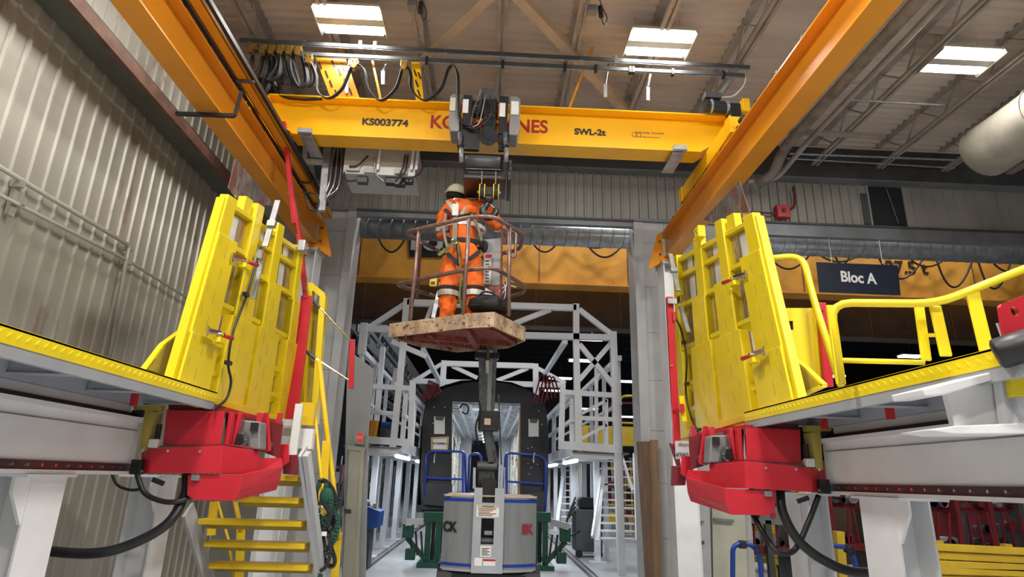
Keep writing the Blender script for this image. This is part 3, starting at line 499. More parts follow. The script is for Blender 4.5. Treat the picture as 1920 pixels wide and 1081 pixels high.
# ================= PLATFORM STATIONS (left s=-1, right s=+1) =================
def station(s):
    side = 'left' if s < 0 else 'right'
    def L(px, py, Y=None, X=None, Z=None):  # point measured on the left station, mirrored for the right one
        p = P(px, py, X=X, Y=Y, Z=Z); return V((-s*p.x, p.y, p.z)) if s > 0 else p
    def bx(g, x0, x1, y0, y1, z0, z1): return g.box(s*x0, s*x1, y0, y1, z0, z1)
    ye = 5.1 if s < 0 else 5.3; y0_ = -1.5 if s < 0 else 2.46
    # --- platform deck
    t = thing('platform_deck', side+' work platform with yellow checker plate edge and grey underside', 'platform', (s*2.9, 3, 2.05), 'work platforms')

    build(bx(G(), 2.235, 3.7, y0_, ye, 2.165, 2.18), 'deck_plate', 'deckg', t)
    build(bx(G(), 2.2, 2.212, y0_, ye, 2.125, 2.205), 'edge_plate', 'yel', t); build(bx(G(), 2.2, 2.36, y0_, ye, 2.195, 2.207), 'top_edge_plate', 'yel', t)
    build(bx(G(), 2.206, 2.24, y0_, ye, 2.065, 2.125), 'edge_channel', 'deckg', t)
    n = int((ye-y0_)/.062)
    for i in range(n):
        y = ye-.03-i*.062
        if y < 2.2: break
        build(G().add([(s*2.1995, y-.014, 2.148), (s*2.1935, y, 2.16), (s*2.1995, y+.006, 2.182), (s*2.1995, y+.016, 2.186), (s*2.194, y-.006, 2.170), (s*2.1995, y-.02, 2.156)], [(0, 1, 4, 5), (1, 2, 3, 4), (0, 5, 4, 3, 2, 1)]), 'tread_lug', 'yel', t)
    for i in range(9):
        y = ye-.06-i*.72
        if y < y0_: break
        build(bx(G(), 2.24, 3.7, y-.03, y+.03, 2.10, 2.165), 'cross_channel', 'deckg', t); build(bx(G(), 2.24, 3.7, y-.05, y+.05, 2.095, 2.10), 'channel_flange', 'deckg', t)
    for x in (2.72, 3.25): build(bx(G(), x, x+.05, y0_, ye, 2.07, 2.165), 'stringer', 'deckg', t)
    if s > 0: build(bx(G(), 2.24, 2.5, 5.28, 5.3, 2.05, 2.19), 'end_plate', 'deckg', t)
    for y in ((4.6,) if s < 0 else (4.7, 3.9)): build(bx(G(), 2.55, 2.58, y-.03, y+.02, 2.03, 2.16), 'red_stop', 'red', t)
    # --- beam with linear rails
    X_ = -2.75
    zt = P(0, 738, X=X_).z; zb = P(0, 878, X=X_).z; zr = P(0, 859, X=X_).z; zl = P(0, 707, X=X_).z
    yb = 5.1; y1_ = -1.5
    t = thing('rail_beam', side+' long white I beam carrying the red carriage on dark bolted rails', 'beam', (s*2.85, 3, zb), 'rail beams')
    build(bx(G(), 2.75, 2.78, y1_, yb, zr, zt-.03), 'face_plate', 'white', t); build(bx(G(), 2.70, 2.95, y1_, yb, zt-.03, zt), 'top_ledge', 'white', t)
    build(bx(G(), 2.72, 2.95, y1_, yb, zb-.025, zb), 'bottom_flange', 'white', t); build(bx(G(), 2.74, 2.76, y1_, yb, zt-.012+.0, zt+.005), 'ledge_lip', 'white', t)
    r = build(bx(G(), 2.735, 2.75, y1_, yb-.03, zb, zr), 'lower_rail', 'purple', t); r2 = build(bx(G(), 2.77, 2.80, y1_, yb-.03, zt, zt+.035), 'upper_rail', 'black', t)  # red reflections are painted into the lower rail's colour
    build(bx(G(), 2.80, 2.92, y1_, yb-.1, zt+.04, zl+.01), 'square_tube', 'white', t)
    for i in range(30): y = yb-.18-i*.125; build(G().cyl((s*2.728, y, (zb+zr)/2), (s*2.736, y, (zb+zr)/2), .0105, 8), 'rail_bolt', 'chrome', r)
    build(bx(G(), 2.74, 2.748, y1_, yb-.05, zt-.10, zt-.094), 'seam', 'grey', t)
    # --- posts
    for i, (yc, hw) in enumerate(((5.75, .14), (4.2, .16)) if s < 0 else ((5.75, .14), (4.5, .2))):
        p = thing('support_post', ['far', 'near'][i]+' white support post under the '+side+' rail beam', 'post', (s*2.87, yc, 0), 'platform posts')
        build(bx(G(), 2.76, 2.775, yc-hw, yc+hw, 0, zb-.03), 'flange', 'white', p); build(bx(G(), 3.0, 3.015, yc-hw, yc+hw, 0, zb-.03), 'flange', 'white', p)
        build(bx(G(), 2.775, 3.0, yc-.008, yc+.008, 0, zb-.03), 'web', 'white', p)
        build(G().prism([(s*2.77, yc-hw, zb-.03), (s*2.77, yc-hw-.13, zb-.03), (s*2.77, yc-hw-.13, zb-.13), (s*2.77, yc-hw, zb-.32)], (s*.02, 0, 0)), 'haunch', 'white', p)
        build(bx(G(), 2.70, 3.05, yc-hw-.14, yc+hw, zb-.045, zb-.027), 'cap_plate', 'white', p)
    # --- carriage
    c = thing('carriage', side+' red carriage with covers and gearbox under the yellow jig', 'carriage', L(400, 880, Y=5.4), 'red carriages')
    def quad(pts, Ys, vec, nm, mm, bev=.004, par=None, **k):
        pp = [L(px, py, Y=y) for (px, py), y in zip(pts, Ys if isinstance(Ys, (list, tuple)) else [Ys]*len(pts))]
        v_ = V(vec); v_.x *= 1 if s < 0 else -1
        return build(G().prism(pp, v_), nm, mm, par or c, bevel=bev, **k)
    F0 = 5.0
    quad([(280, 841), (418, 834), (411, 887), (280, 887)], F0, (0, .02, 0), 'front_cover', 'red'); quad([(265, 848), (280, 841), (280, 887), (263, 887)], [F0+.05, F0, F0, F0+.05], (0, .02, 0), 'cover_side', 'red')
    quad([(418, 834), (487, 845), (483, 889), (411, 887)], [F0, F0+.45, F0+.45, F0], (-.02, .01, 0), 'inner_cover', 'red')
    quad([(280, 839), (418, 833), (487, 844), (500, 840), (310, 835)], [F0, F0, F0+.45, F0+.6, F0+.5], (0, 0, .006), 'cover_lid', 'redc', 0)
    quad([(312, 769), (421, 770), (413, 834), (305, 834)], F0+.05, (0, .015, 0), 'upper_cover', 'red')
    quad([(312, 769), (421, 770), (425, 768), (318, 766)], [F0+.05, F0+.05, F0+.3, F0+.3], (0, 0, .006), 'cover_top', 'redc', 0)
    # lower tub
    quad([(352, 889), (453, 889), (449, 920), (437, 939), (365, 937), (350, 928)], F0+.02, (0, .02, 0), 'tub_front', 'red')
    quad([(453, 889), (531, 873), (525, 902), (449, 920)], [F0+.02, F0+.75, F0+.75, F0+.02], (-.02, .01, 0), 'tub_side', 'red')
    quad([(449, 920), (525, 902), (518, 918), (437, 939)], [F0+.02, F0+.75, F0+.75, F0+.02], (-.02, .01, 0), 'tub_chamfer', 'red')
    quad([(483, 858), (528, 858), (531, 873), (483, 886)], [F0+.46, F0+.75, F0+.75, F0+.46], (-.02, .01, 0), 'tub_upper_side', 'red')
    quad([(488, 884), (514, 880), (514, 885), (488, 890)], [F0+.40, F0+.64, F0+.64, F0+.40], (.012, -.006, 0), 'grip', 'red')
    # mounting frame and ribs under the jig
    quad([(316, 758), (396, 757), (396, 769), (316, 768)], F0+.1, (0, .3, 0), 'top_flange', 'redc', 0)
    a = L(425, 775, Y=F0+.25); b = L(530, 800, Y=F0+1.15)
    build(G().hexa([L(420, 772, Y=F0+.15), L(530, 795, Y=F0+1.2), L(530, 795, Y=F0+1.2)+V((s*.3, 0, 0)), L(420, 772, Y=F0+.15)+V((s*.3, 0, 0))]+[q+V((0, 0, .03)) for q in (L(420, 772, Y=F0+.15), L(530, 795, Y=F0+1.2), L(530, 795, Y=F0+1.2)+V((s*.3, 0, 0)), L(420, 772, Y=F0+.15)+V((s*.3, 0, 0)))]), 'mount_plate', 'red', c)
    for tx, bxx, yy in ((436, 424, .2), (453, 432, .3), (488, 480, .5), (496, 500, .62), (526, 512, .95)):
        build(G().bar(L(tx, 774, Y=F0+yy), L(bxx, 846, Y=F0+yy-.02), .035, .07), 'rib', 'red', c, bevel=.004)
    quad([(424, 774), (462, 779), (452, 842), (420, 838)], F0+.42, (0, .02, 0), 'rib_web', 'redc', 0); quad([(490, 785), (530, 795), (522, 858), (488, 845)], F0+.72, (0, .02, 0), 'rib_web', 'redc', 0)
    quad([(448, 786), (488, 790), (487, 842), (448, 840)], F0+.36, (0, .16, 0), 'gearbox', 'hoistg', .012)
    ctr = L(450, 824, Y=F0+.33); build(G().cyl(ctr, ctr+V((0, -.035, 0)), .075, 24), 'gear_flange', 'dgrey', c); build(G().cyl(ctr+V((0, -.03, 0)), ctr+V((0, -.05, 0)), .045, 20), 'gear_hub', 'blackm', c)
    for k in range(6): a_ = k*math.pi/3; q = ctr+V((.058*math.cos(a_), -.036, .058*math.sin(a_))); build(G().cyl(q, q+V((0, -.008, 0)), .008, 6), 'bolt', 'galv', c)
    q = L(478, 800, Y=F0+.35); build(G().box(q.x-.03, q.x+.03, q.y-.02, q.y, q.z-.035, q.z+.035), 'label_plate', 'blackm', c)
    build(G().cyl(L(488, 834, Y=F0+.55), L(505, 835, Y=F0+.7), .035, 14), 'shaft', 'dgrey', c)
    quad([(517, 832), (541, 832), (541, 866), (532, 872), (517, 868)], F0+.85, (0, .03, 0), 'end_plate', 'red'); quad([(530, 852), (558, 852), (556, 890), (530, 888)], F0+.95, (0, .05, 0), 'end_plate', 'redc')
    for px, py in ((316, 845), (376, 846), (267, 882), (270, 843)): q = L(px, py, Y=F0-.0); build(G().cyl(q+V((0, -.012, 0)), q, .011, 8), 'bolt', 'chrome', c)
    # yellow carriage frame on the beam end
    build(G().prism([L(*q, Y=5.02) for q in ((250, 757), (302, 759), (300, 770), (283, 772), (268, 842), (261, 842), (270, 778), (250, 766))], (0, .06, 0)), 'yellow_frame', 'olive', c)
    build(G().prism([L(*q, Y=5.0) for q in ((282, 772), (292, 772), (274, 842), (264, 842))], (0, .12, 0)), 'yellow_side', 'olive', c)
    q = L(256, 876, Y=5.0); build(G().box(q.x-.04, q.x+.04, q.y-.02, q.y+.05, q.z-.05, q.z+.06), 'bearing_block', 'blackm', c, bevel=.006)
    q = L(260, 776, Y=5.03); build(G().box(q.x-.05, q.x+.05, q.y-.02, q.y+.05, q.z-.02, q.z+.03), 'bearing_block', 'blackm', c, bevel=.006)
    q = L(287, 831, Y=4.99); build(G().box(q.x-.035, q.x+.035, q.y-.01, q.y+.05, q.z-.03, q.z+.035), 'limit_switch', 'paper', c, bevel=.008)
    q = L(300, 795, Y=5.04); build(G().cyl(q, q+V((0, 0, -.12)), .02, 8), 'plug', 'black', c); q = L(286, 898, Y=5.0); build(G().bar(q, q+V((-s*.09, 0, -.03)), .02, .035), 'handle', 'black', c)
    q = L(366, 895, Y=5.0); build(G().box(q.x-.03, q.x+.03, q.y, q.y+.04, q.z-.02, q.z+.02), 'tab', 'hoistg', c)
    # hoses
    def hose(pts, r, lab, ys=None):
        ys = ys or [4.97]*len(pts); h_ = solo(G().tube(spline([P(px, py, Y=y) for (px, py), y in zip(pts, ys)], 8), r, 12), 'hose', 'black', lab, 'hose', 'carriage hoses', smooth=True)
    if s < 0:
        hose([(350, 888), (347, 925), (315, 980), (245, 1020), (170, 1037), (60, 1030)], .036, 'thick black ribbed hose looping down left from the left red carriage', [5.15, 5.12, 5, 4.95, 4.9, 5.0])
        hose([(256, 885), (270, 922), (300, 938), (330, 940), (362, 928), (372, 915)], .019, 'thin black hose hanging under the left red carriage', [5, 5, 5, 5, 5.1, 5.2])
        hose([(208, 883), (220, 908), (245, 918), (270, 915)], .012, 'thinnest black hose behind the left support post', [5.5]*4)
    else:
        hose([(1462, 918), (1468, 960), (1495, 1010), (1545, 1050), (1610, 1072), (1720, 1066)], .036, 'thick black ribbed hose looping down right from the right red carriage', [5.15, 5.1, 5.05, 5, 5, 5.2])
        hose([(1412, 964), (1432, 1000), (1458, 1034), (1490, 1030), (1515, 980), (1535, 928)], .022, 'thin black hose crossing behind the thick hose under the right carriage', [5.3, 5.2, 5.1, 5.1, 5.1, 5.1])
    # --- jig
    if s < 0: BN, BF, TN, TF = P(325, 722, X=-2.27), P(530, 784, X=-2.27), P(427, 362, X=-2.19), P(569, 460, X=-2.19)
    else: BN, BF, TN, TF = P(1493, 750, X=2.27), P(1277, 812, X=2.27), P(1412, 396, X=2.19), P(1262, 478, X=2.19)
    def Q(u, v, w=0.): return (BN*(1-u)+BF*u)*(1-v)+(TN*(1-u)+TF*u)*v+V((-s*w, 0, 0))
    def qb(u0, u1, v0, v1, w0, w1): return G().hexa([Q(u0, v0, w0), Q(u1, v0, w0), Q(u1, v0, w1), Q(u0, v0, w1), Q(u0, v1, w0), Q(u1, v1, w0), Q(u1, v1, w1), Q(u0, v1, w1)])
    j = thing('bending_jig', 'tall yellow ribbed steel jig leaning over the '+side+' platform edge', 'jig', Q(.5, 0), 'yellow jigs')
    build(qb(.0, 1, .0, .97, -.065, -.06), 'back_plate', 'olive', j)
    for (u0, u1, v0, v1) in ((.13, .27, .77, .93), (.19, .27, .47, .68), (.42, .56, .71, .85), (.42, .56, .88, .97), (.76, .92, .87, .96), (.74, .90, .69, .84), (.47, .54, .46, .66), (.75, .88, .46, .64), (.22, .27, .27, .43)):
        w_ = (u1-u0)*.55
        build(qb(u0, u1, v0, v1, -.062, -.056), 'milky_plate', 'glass', j); build(qb(u0+w_, u1, v0, v1, -.056, -.053), 'bare_steel_plate', 'steelsheet', j)
        build(qb(u0, u0+.004, v0, v1, -.056, -.05), 'plate_edge', 'blackm', j)
    # (near edge, far edge at top, at the terrace, at the lower terrace, top height)
    slats = [(.0, .09, .17, .205, .995, .78, .26), (.29, .37, .45, .50, 1.055, .71, .42), (.57, .66, .73, .775, 1.03, .68, .43), (.93, 1.0, 1.035, 1.07, .99, .67, .43)]
    for k, (u0, ua, ub, uc, vt, vm, vl) in enumerate(slats):
        build(qb(u0, ua, 0, vt, -.06, .012), 'slat', 'yel', j, bevel=.006); build(qb(u0, ub, 0, vm, -.06, .022), 'terrace', 'yel', j, bevel=.006); build(qb(u0-(.03 if k else 0), uc, 0, vl, -.06, .032), 'lower_terrace', 'yel', j, bevel=.006)
        for i in range(6):
            v = .04+i*.125+.03*(k % 2); w = .0325 if v+.07 < vl else .0225; uu = (u0+ub)/2 if k < 3 else (u0+ub)/2
            if v+.07 < vm: build(qb(uu-.002, uu+.002, v, v+.07, w-.004, w+.001), 'weld_slit', 'olive', j)
            if v+.07 < vm: build(qb(u0+.022, u0+.0255, v+.055, v+.105, w-.004, w+.001), 'weld_slit', 'olive', j)
    for v, gaps in ((.965, ((.08, .31), (.36, .58), (.65, .94))), (.87, ((.36, .58), (.65, .94))), (.765, ((.08, .30),)), (.70, ((.36, .58), (.65, .94))), (.46, ((.16, .30), (.44, .58), (.72, .94))), (.26, ((.19, .28), (.48, .56), (.76, .92))), (.12, ((.19, .28), (.48, .56), (.76, .92)))):
        for a_, b_ in gaps:
            build(qb(a_, b_, v-.018, v+.006, -.06, -.004), 'cross_rib', 'yel', j, bevel=.003)
            if v < .5: build(G().prism([Q(a_, v-.018, -.01), Q(b_, v-.018, -.01), Q((a_+b_)/2, v-.075, -.075)], Q(0, v, -.016)-Q(0, v, -.01)), 'gusset', 'yel', j)
    build(qb(.19, .27, .96, 1.06, -.09, -.02), 'top_block', 'yel', j, bevel=.006)
    build(qb(-.0, 1.0, -.035, .0, -.065, .045), 'base_rail', 'yel', j, bevel=.005); build(qb(-.015, .0, 0, .97, -.065, .0), 'side_plate', 'yel', j)
    for u in (.12, .3, .5, .7, .88): build(qb(u, u+.1, -.06, -.035, -.05, .03), 'foot_block', 'yel2', j)
    # steel sheet sticking up behind
    pp = ([(443, 297), (428, 352), (452, 385), (515, 385)] if s < 0 else [(1386, 339), (1407, 402), (1365, 425), (1318, 412)])
    solo(G().prism([P(*q, X=s*2.285) for q in pp], (s*.006, 0, 0)), 'steel_sheet', 'steelsheet', 'smeared pointed steel sheet standing up behind the '+side+' yellow jig', 'sheet')
    # toggle clamps
    cl = ([((437, 480), (482, 497)), ((390, 618), (435, 634))] if s < 0 else [((1397, 513), (1356, 530)), ((1432, 656), (1392, 672))])
    for i, (a, b) in enumerate(cl):
        pa = P(*a, X=s*2.17); pb = P(*b, X=s*2.12); k = thing('toggle_clamp', ['upper', 'lower'][i]+' red handled toggle clamp on the '+side+' yellow jig', 'clamp', pa, 'toggle clamps'); mid = pa.lerp(pb, .5)
        build(G().tube([mid, pb], [.013, .02], 10), 'red_handle', 'red', k, smooth=True); build(G().bar(pa, mid+V((0, 0, .01)), .014, .03), 'arm', 'chrome', k); build(G().bar(pa+V((0, 0, -.02)), mid, .03, .012), 'lever', 'galv', k)
        build(G().cyl(mid+V((-.03, 0, 0)), mid+V((.03, 0, 0)), .014, 8), 'pivot', 'chrome', k); build(G().cyl(pa+V((0, 0, .03)), pa+V((0, 0, -.05)), .01, 8), 'spindle', 'chrome', k)
        build(G().box(mid.x-.03, mid.x+.03, mid.y-.05, mid.y+.05, mid.z-.07, mid.z-.03), 'base', 'yel', k)
    # latch bar
    la = ([(521, 376), (508, 425), (497, 462), (492, 478)] if s < 0 else [(1257, 476), (1264, 510), (1272, 545), (1275, 560)])
    k = thing('latch_bar', 'galvanised latch bar with sliding collars on the '+side+' yellow jig', 'latch', P(*la[-1], X=s*2.12))
    build(G().bar(P(*la[0], X=s*2.12), P(*la[2], X=s*2.12), .05, .02), 'bar', 'galv', k); build(G().bar(P(*la[1], X=s*2.11).lerp(P(*la[0], X=s*2.11), .2), P(*la[1], X=s*2.11), .075, .05), 'collar', 'galv', k)
    q = P(*la[3], X=s*2.12); build(G().box(q.x-.02, q.x+.02, q.y-.06, q.y+.06, q.z-.05, q.z+.03), 'plate', 'chrome', k)
    lb = [(489, 492), (474, 560)] if s < 0 else [(1276, 574), (1291, 622)]
    build(G().bar(P(*lb[0], X=s*2.14), P(*lb[1], X=s*2.14), .045, .02), 'lower_bar', 'galv', k)
    # corner block
    q = P(*((568, 462) if s < 0 else (1312, 436)), X=s*2.15); b_ = thing('corner_block', ('grey' if s < 0 else 'yellow')+' bolted block on the top corner of the '+side+' jig', 'block', q)
    build(G().box(q.x-.04, q.x+.04, q.y-.07, q.y+.07, q.z-.07, q.z+.06), 'body', 'galv' if s < 0 else 'yel', b_, bevel=.008)
    for dy in (-.035, .035): build(G().cyl((q.x-s*.04, q.y+dy, q.z+.0), (q.x-s*.055, q.y+dy, q.z), .016, 6), 'bolt', 'chrome', b_)
    # cable with clips
    cp = ([(490, 462), (479, 498), (463, 553), (437, 622), (428, 680), (433, 715), (424, 748), (398, 768)] if s < 0 else [(1263, 590), (1277, 618), (1287, 672), (1286, 735), (1296, 782), (1310, 812), (1330, 850)])
    k = thing('sensor_cable', 'black cable clipped down the face of the '+side+' yellow jig', 'cable', P(*cp[-1], X=s*2.15))
    build(G().tube(spline([P(px, py, X=s*2.165) for px, py in cp], 6), .011, 8), 'cord', 'black', k, smooth=True)
    for q in ([(461, 552), (428, 680)] if s < 0 else [(1283, 641), (1288, 719), (1310, 805)]): q = P(*q, X=s*2.165); build(G().box(q.x-.02, q.x+.02, q.y-.035, q.y+.035, q.z-.016, q.z+.016), 'clip', 'black', k)
    # wedge bracket on deck behind the jig
    wp = ([(340, 620), (303, 647), (268, 694), (330, 712)] if s < 0 else [(1484, 668), (1512, 690), (1546, 722), (1500, 742)])
    pp = [P(*q, X=s*2.42) for q in wp]; k = thing('wedge_bracket', 'yellow hollow wedge bracket on the deck behind the '+side+' jig', 'bracket', pp[2])
    cen = sum(pp, V())/4
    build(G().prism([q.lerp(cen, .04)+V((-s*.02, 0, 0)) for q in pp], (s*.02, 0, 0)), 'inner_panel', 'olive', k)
    for i in range(4): build(G().bar(pp[i], pp[(i+1) % 4], .022, .04, up=(1, 0, 0)), 'frame_plate', 'yel', k)
station(-1); station(1)
# ---------- left extras
Yr = 7.0
t = thing('red_mast', 'tall red leaning steel mast rising behind the left yellow jig', 'mast', P(545, 790, Y=Yr))
build(G().bar(P(533, 230, Y=Yr), P(552, 420, Y=Yr), .075, .05), 'upper_channel', 'red', t, bevel=.004); build(G().bar(P(541, 330, Y=Yr+.02), P(570, 478, Y=Yr+.02), .11, .03), 'brace_plate', 'red', t, bevel=.004)
build(G().bar(P(561, 440, Y=Yr), P(574, 560, Y=Yr), .08, .05), 'middle_channel', 'red', t); build(G().bar(P(576, 555, Y=Yr), P(546, 790, Y=Yr), .13, .05), 'lower_channel', 'red', t, bevel=.004)
for px, py in ((541, 362), (571, 533), (571, 546), (548, 640)): q = P(px, py, Y=Yr-.03); build(G().cyl(q, q+V((0, -.01, 0)), .02, 8), 'bolt', 'chrome', t)
t = thing('yellow_gate_frame', 'tall yellow channel frame with chrome rods behind the left jig', 'frame', P(580, 790, Y=7.25))
for a, b in (((583, 532), (566, 792)), ((607, 555), (590, 795))): build(G().bar(P(*a, Y=7.25), P(*b, Y=7.25), .07, .12), 'upright', 'yel', t, bevel=.004)
for y_ in (536, 788): build(G().bar(P(584, y_, Y=7.25), P(608, y_+20, Y=7.25) if y_ < 600 else P(592, y_+4, Y=7.25), .1, .07), 'cross_piece', 'yel', t)
build(G().prism([P(*q, Y=7.3) for q in ((588, 560), (603, 575), (585, 760), (572, 755))], (0, .02, 0)), 'panel', 'olive', t)
for a, b, c_ in (((584, 560), (600, 577), (660, 640)), ((570, 655), (592, 672), (660, 716))):
    build(G().cyl(P(*a, Y=7.2), P(*b, Y=7.2), .022, 12), 'bushing', 'dgrey', t); build(G().cyl(P(*b, Y=7.2), P(*c_, Y=7.2), .013, 10), 'rod', 'chrome', t)
build(G().bar(P(661, 636, Y=7.2), P(658, 728, Y=7.2), .06, .04), 'red_end_bar', 'red', t, bevel=.004)
# white fixings between carriage and stair
t = thing('white_bracket', 'white square tube bracket and post beside the left carriage', 'bracket', P(557, 880, Y=6.7))
build(G().bar(P(562, 757, Y=6.6), P(548, 858, Y=6.6), .08, .05), 'post', 'white', t, bevel=.004); q = P(541, 792, Y=6.6); build(G().box(q.x-.09, q.x+.07, 6.6, 6.7, q.z-.035, q.z+.035), 'tube_end', 'whiteg', t)
build(G().prism([P(*q, Y=6.75) for q in ((521, 800), (588, 804), (583, 842), (515, 838))], (0, .1, 0)), 'housing', 'white', t, bevel=.006); q = P(573, 775, Y=6.8); build(G().box(q.x-.07, q.x+.09, 6.8, 6.9, q.z-.12, q.z+.12), 'yellow_plate', 'yel2', t)
# stair
t = thing('metal_stair', 'steep metal stair with yellow treads and pale grey stringers below the left jig', 'stair', P(480, 1078, Y=7.4))
tr_ = [(462, 560, 929), (380, 566, 972), (382, 568, 972), (384, 572, 1014), (390, 578, 1054), (398, 584, 1092)]
for i, (xa, xb, y_) in enumerate([(455, 558, 888), (440, 560, 930), (372, 565, 972), (383, 571, 1014), (392, 577, 1055), (400, 584, 1095), (408, 590, 1134)]):
    Yt = 6.1+i*.12; a = P(xa, y_, Y=Yt); b = P(xb, y_+(3 if i > 1 else 0), Y=Yt); build(G().box(a.x, b.x, Yt, Yt+.2, a.z-.05, a.z), 'tread', 'yel2', t, bevel=.003); build(G().box(a.x, b.x, Yt+.2, Yt+.21, a.z-.10, a.z), 'tread_riser', 'olive', t)
build(G().bar(P(567, 845, Y=6.05), P(605, 1110, Y=6.9), .20, .03, up=(1, 0, 0)), 'stringer', 'whiteg', t); build(G().bar(P(352, 955, Y=6.2), P(398, 1110, Y=6.9), .18, .03, up=(1, 0, 0)), 'stringer', 'whiteg', t)
build(G().bar(P(575, 850, Y=6.0), P(608, 1110, Y=6.85), .05, .09), 'stringer_face', 'whiteg', t)
build(G().tube([P(598, 675, Y=6.9), P(613, 810, Y=6.95), P(624, 900, Y=7.0), P(636, 1010, Y=7.0)], .028, 10), 'handrail', 'yel2', t, smooth=True); build(G().tube([P(590, 770, Y=6.9), P(603, 905, Y=6.9), P(612, 950, Y=6.9)], .018, 8), 'midrail', 'yel2', t, smooth=True)
build(G().bar(P(612, 826, Y=6.9), P(600, 1000, Y=6.9), .085, .02), 'flat_post', 'yel2', t, bevel=.005); build(G().bar(P(634, 998, Y=7.0), P(625, 1110, Y=7.0), .085, .02), 'flat_post', 'yel2', t, bevel=.005)
for a, b, w_ in (((402, 940), (396, 1003), .09), ((452, 990), (448, 1100), .09)): build(G().bar(P(*a, Y=7.5), P(*b, Y=7.5), w_, .02), 'far_flat_post', 'yel2', t)
build(G().tube([P(408, 940, Y=7.5), P(428, 1010, Y=7.5), P(438, 1081, Y=7.5)], .016, 8), 'far_handrail', 'yel2', t, smooth=True); build(G().tube([P(440, 935, Y=7.5), P(452, 995, Y=7.5)], .028, 8), 'far_rail_end', 'yel2', t, smooth=True)
# harness hanging on the stair rail
t = thing('safety_harness', 'dark green and black safety harness hanging from the yellow stair handrail', 'harness', P(610, 1060, Y=6.75))
random.seed(5)
for i, (pts, mm, w_) in enumerate([([(598, 905), (606, 900), (622, 915), (630, 945), (625, 980), (612, 1000)], 'strap', .05), ([(600, 905), (592, 925), (596, 960), (608, 985), (600, 1010), (598, 1075)], 'strapd', .05), ([(612, 905), (608, 935), (622, 950), (634, 975), (628, 1010), (612, 1030)], 'strapd', .045),
    ([(595, 915), (588, 950), (600, 990), (606, 1040), (620, 1062), (628, 1050), (620, 1020), (615, 985)], 'strap', .04), ([(605, 990), (597, 1030), (600, 1081)], 'strapd', .05), ([(622, 930), (618, 960), (606, 975), (620, 990)], 'strapd', .04), ([(598, 940), (612, 950), (618, 970), (605, 1000), (612, 1040)], 'strap', .045), ([(615, 1000), (620, 1030), (612, 1060), (600, 1070)], 'strap', .035)]):
    sp = spline([P(px, py, Y=6.75-.02*i) for px, py in pts], 5); g = G()
    for a, b in zip(sp, sp[1:]): g.bar(a, b+(b-a)*.15, w_, .006, up=(0, 1, 0))
    build(g, 'strap', mm, t)
build(G().ball(P(612, 930, Y=6.72), .07, .03, .09), 'folded_webbing', 'strapd', t, smooth=True); q = P(600, 955, Y=6.6); build(G().tube([q+V((.025*math.cos(a_), 0, .04*math.sin(a_))) for a_ in [k*math.pi/6 for k in range(13)]], .006, 6), 'snap_hook', 'chrome', t)
q = P(609, 1000, Y=6.6); build(G().box(q.x-.03, q.x+.02, q.y-.01, q.y, q.z-.02, q.z+.02), 'tag', 'paper', t)
# left wall valve pipes under the platform
t = thing('valve_pipe', 'pale vertical wall pipe with valve fittings seen under the left platform', 'pipe', (-3.85, 5.3, .2))
build(G().cyl((-3.88, 5.35, .1), (-3.88, 5.35, 1.75), .05, 12), 'pipe', 'grey', t); build(G().cyl((-3.8, 5.35, 1.2), (-3.8, 5.62, 1.2), .05, 10), 'valve_body', 'galv', t); build(G().ball((-3.74, 5.6, 1.12), .05, .07, .07), 'valve_handle', 'whiteg', t, smooth=True)
for z in (1.45, 1.6): build(G().box(-3.9, -3.78, 5.2, 5.6, z-.015, z+.015), 'clamp', 'dgrey', t)
# ---------- right extras
z0, z1 = 2.2, 3.3
t = thing('guard_rail', 'yellow tubular guard rail on the far side of the right platform', 'railing', P(1577, 718, Z=2.2))
Yg = P(1577, 718, Z=2.2).y
g0 = P(1557, 567, Y=Yg); gm = P(1730, 571, Y=Yg-.1); g1 = P(1757, 569, Y=Yg-.25); g2 = P(1930, 500, Y=3.3)
ztop = g0.z
build(G().tube(arc([P(1577, 718, Y=Yg), g0, g1, g2], .12), .024, 12), 'top_rail', 'yel', t, smooth=True); build(G().tube([P(1573, 675, Y=Yg), P(1733, 679, Y=Yg-.1)], .016, 8), 'mid_rail', 'yel', t, smooth=True)
build(G().bar(P(1557, 572, Y=Yg), P(1577, 720, Y=Yg), .055, .02), 'post', 'yel', t, bevel=.004)
for a, b, w_, dY in (((1723, 574), (1737, 676), .06, .1), ((1753, 573), (1774, 668), .07, .2)): build(G().bar(P(*a, Y=Yg-dY), P(*b, Y=Yg-dY), w_, .02), 'post', 'yel', t, bevel=.008)
p_ = g1.lerp(g2, .40); build(G().bar(P(1822, 543, Y=p_.y), P(1851, 662, Y=p_.y), .085, .02), 'post', 'yel', t, bevel=.01)
build(G().bar(P(1737, 628, Y=Yg-.12), P(1760, 628, Y=Yg-.18), .02), 'cross_tie', 'yel', t)
t = thing('curved_handrail', 'bent yellow tube handrail rising beside the right jig', 'railing', P(1575, 722, Y=4.6))
build(G().tube(arc([P(1432, 486, Y=5.2), P(1505, 478, Y=5.15), P(1525, 560, Y=5.0), P(1577, 722, Y=4.75)], .28, 8), .03, 14), 'tube', 'yel', t, smooth=True)
t = thing('sheet_metal_cabinet', 'yellow sheet metal panel with a slotted hand hole behind the right jig', 'panel', P(1520, 722, Y=5.2)); Yp = 5.25
o_ = [P(*q, Y=Yp) for q in ((1440, 577), (1522, 577), (1545, 722), (1478, 722))]
hx0, hx1, hy0, hy1 = 1464, 1487, 601, 618
def strip(q): return build(G().prism([P(*k, Y=Yp) for k in q], (0, .01, 0)), 'sheet', 'yel', t)
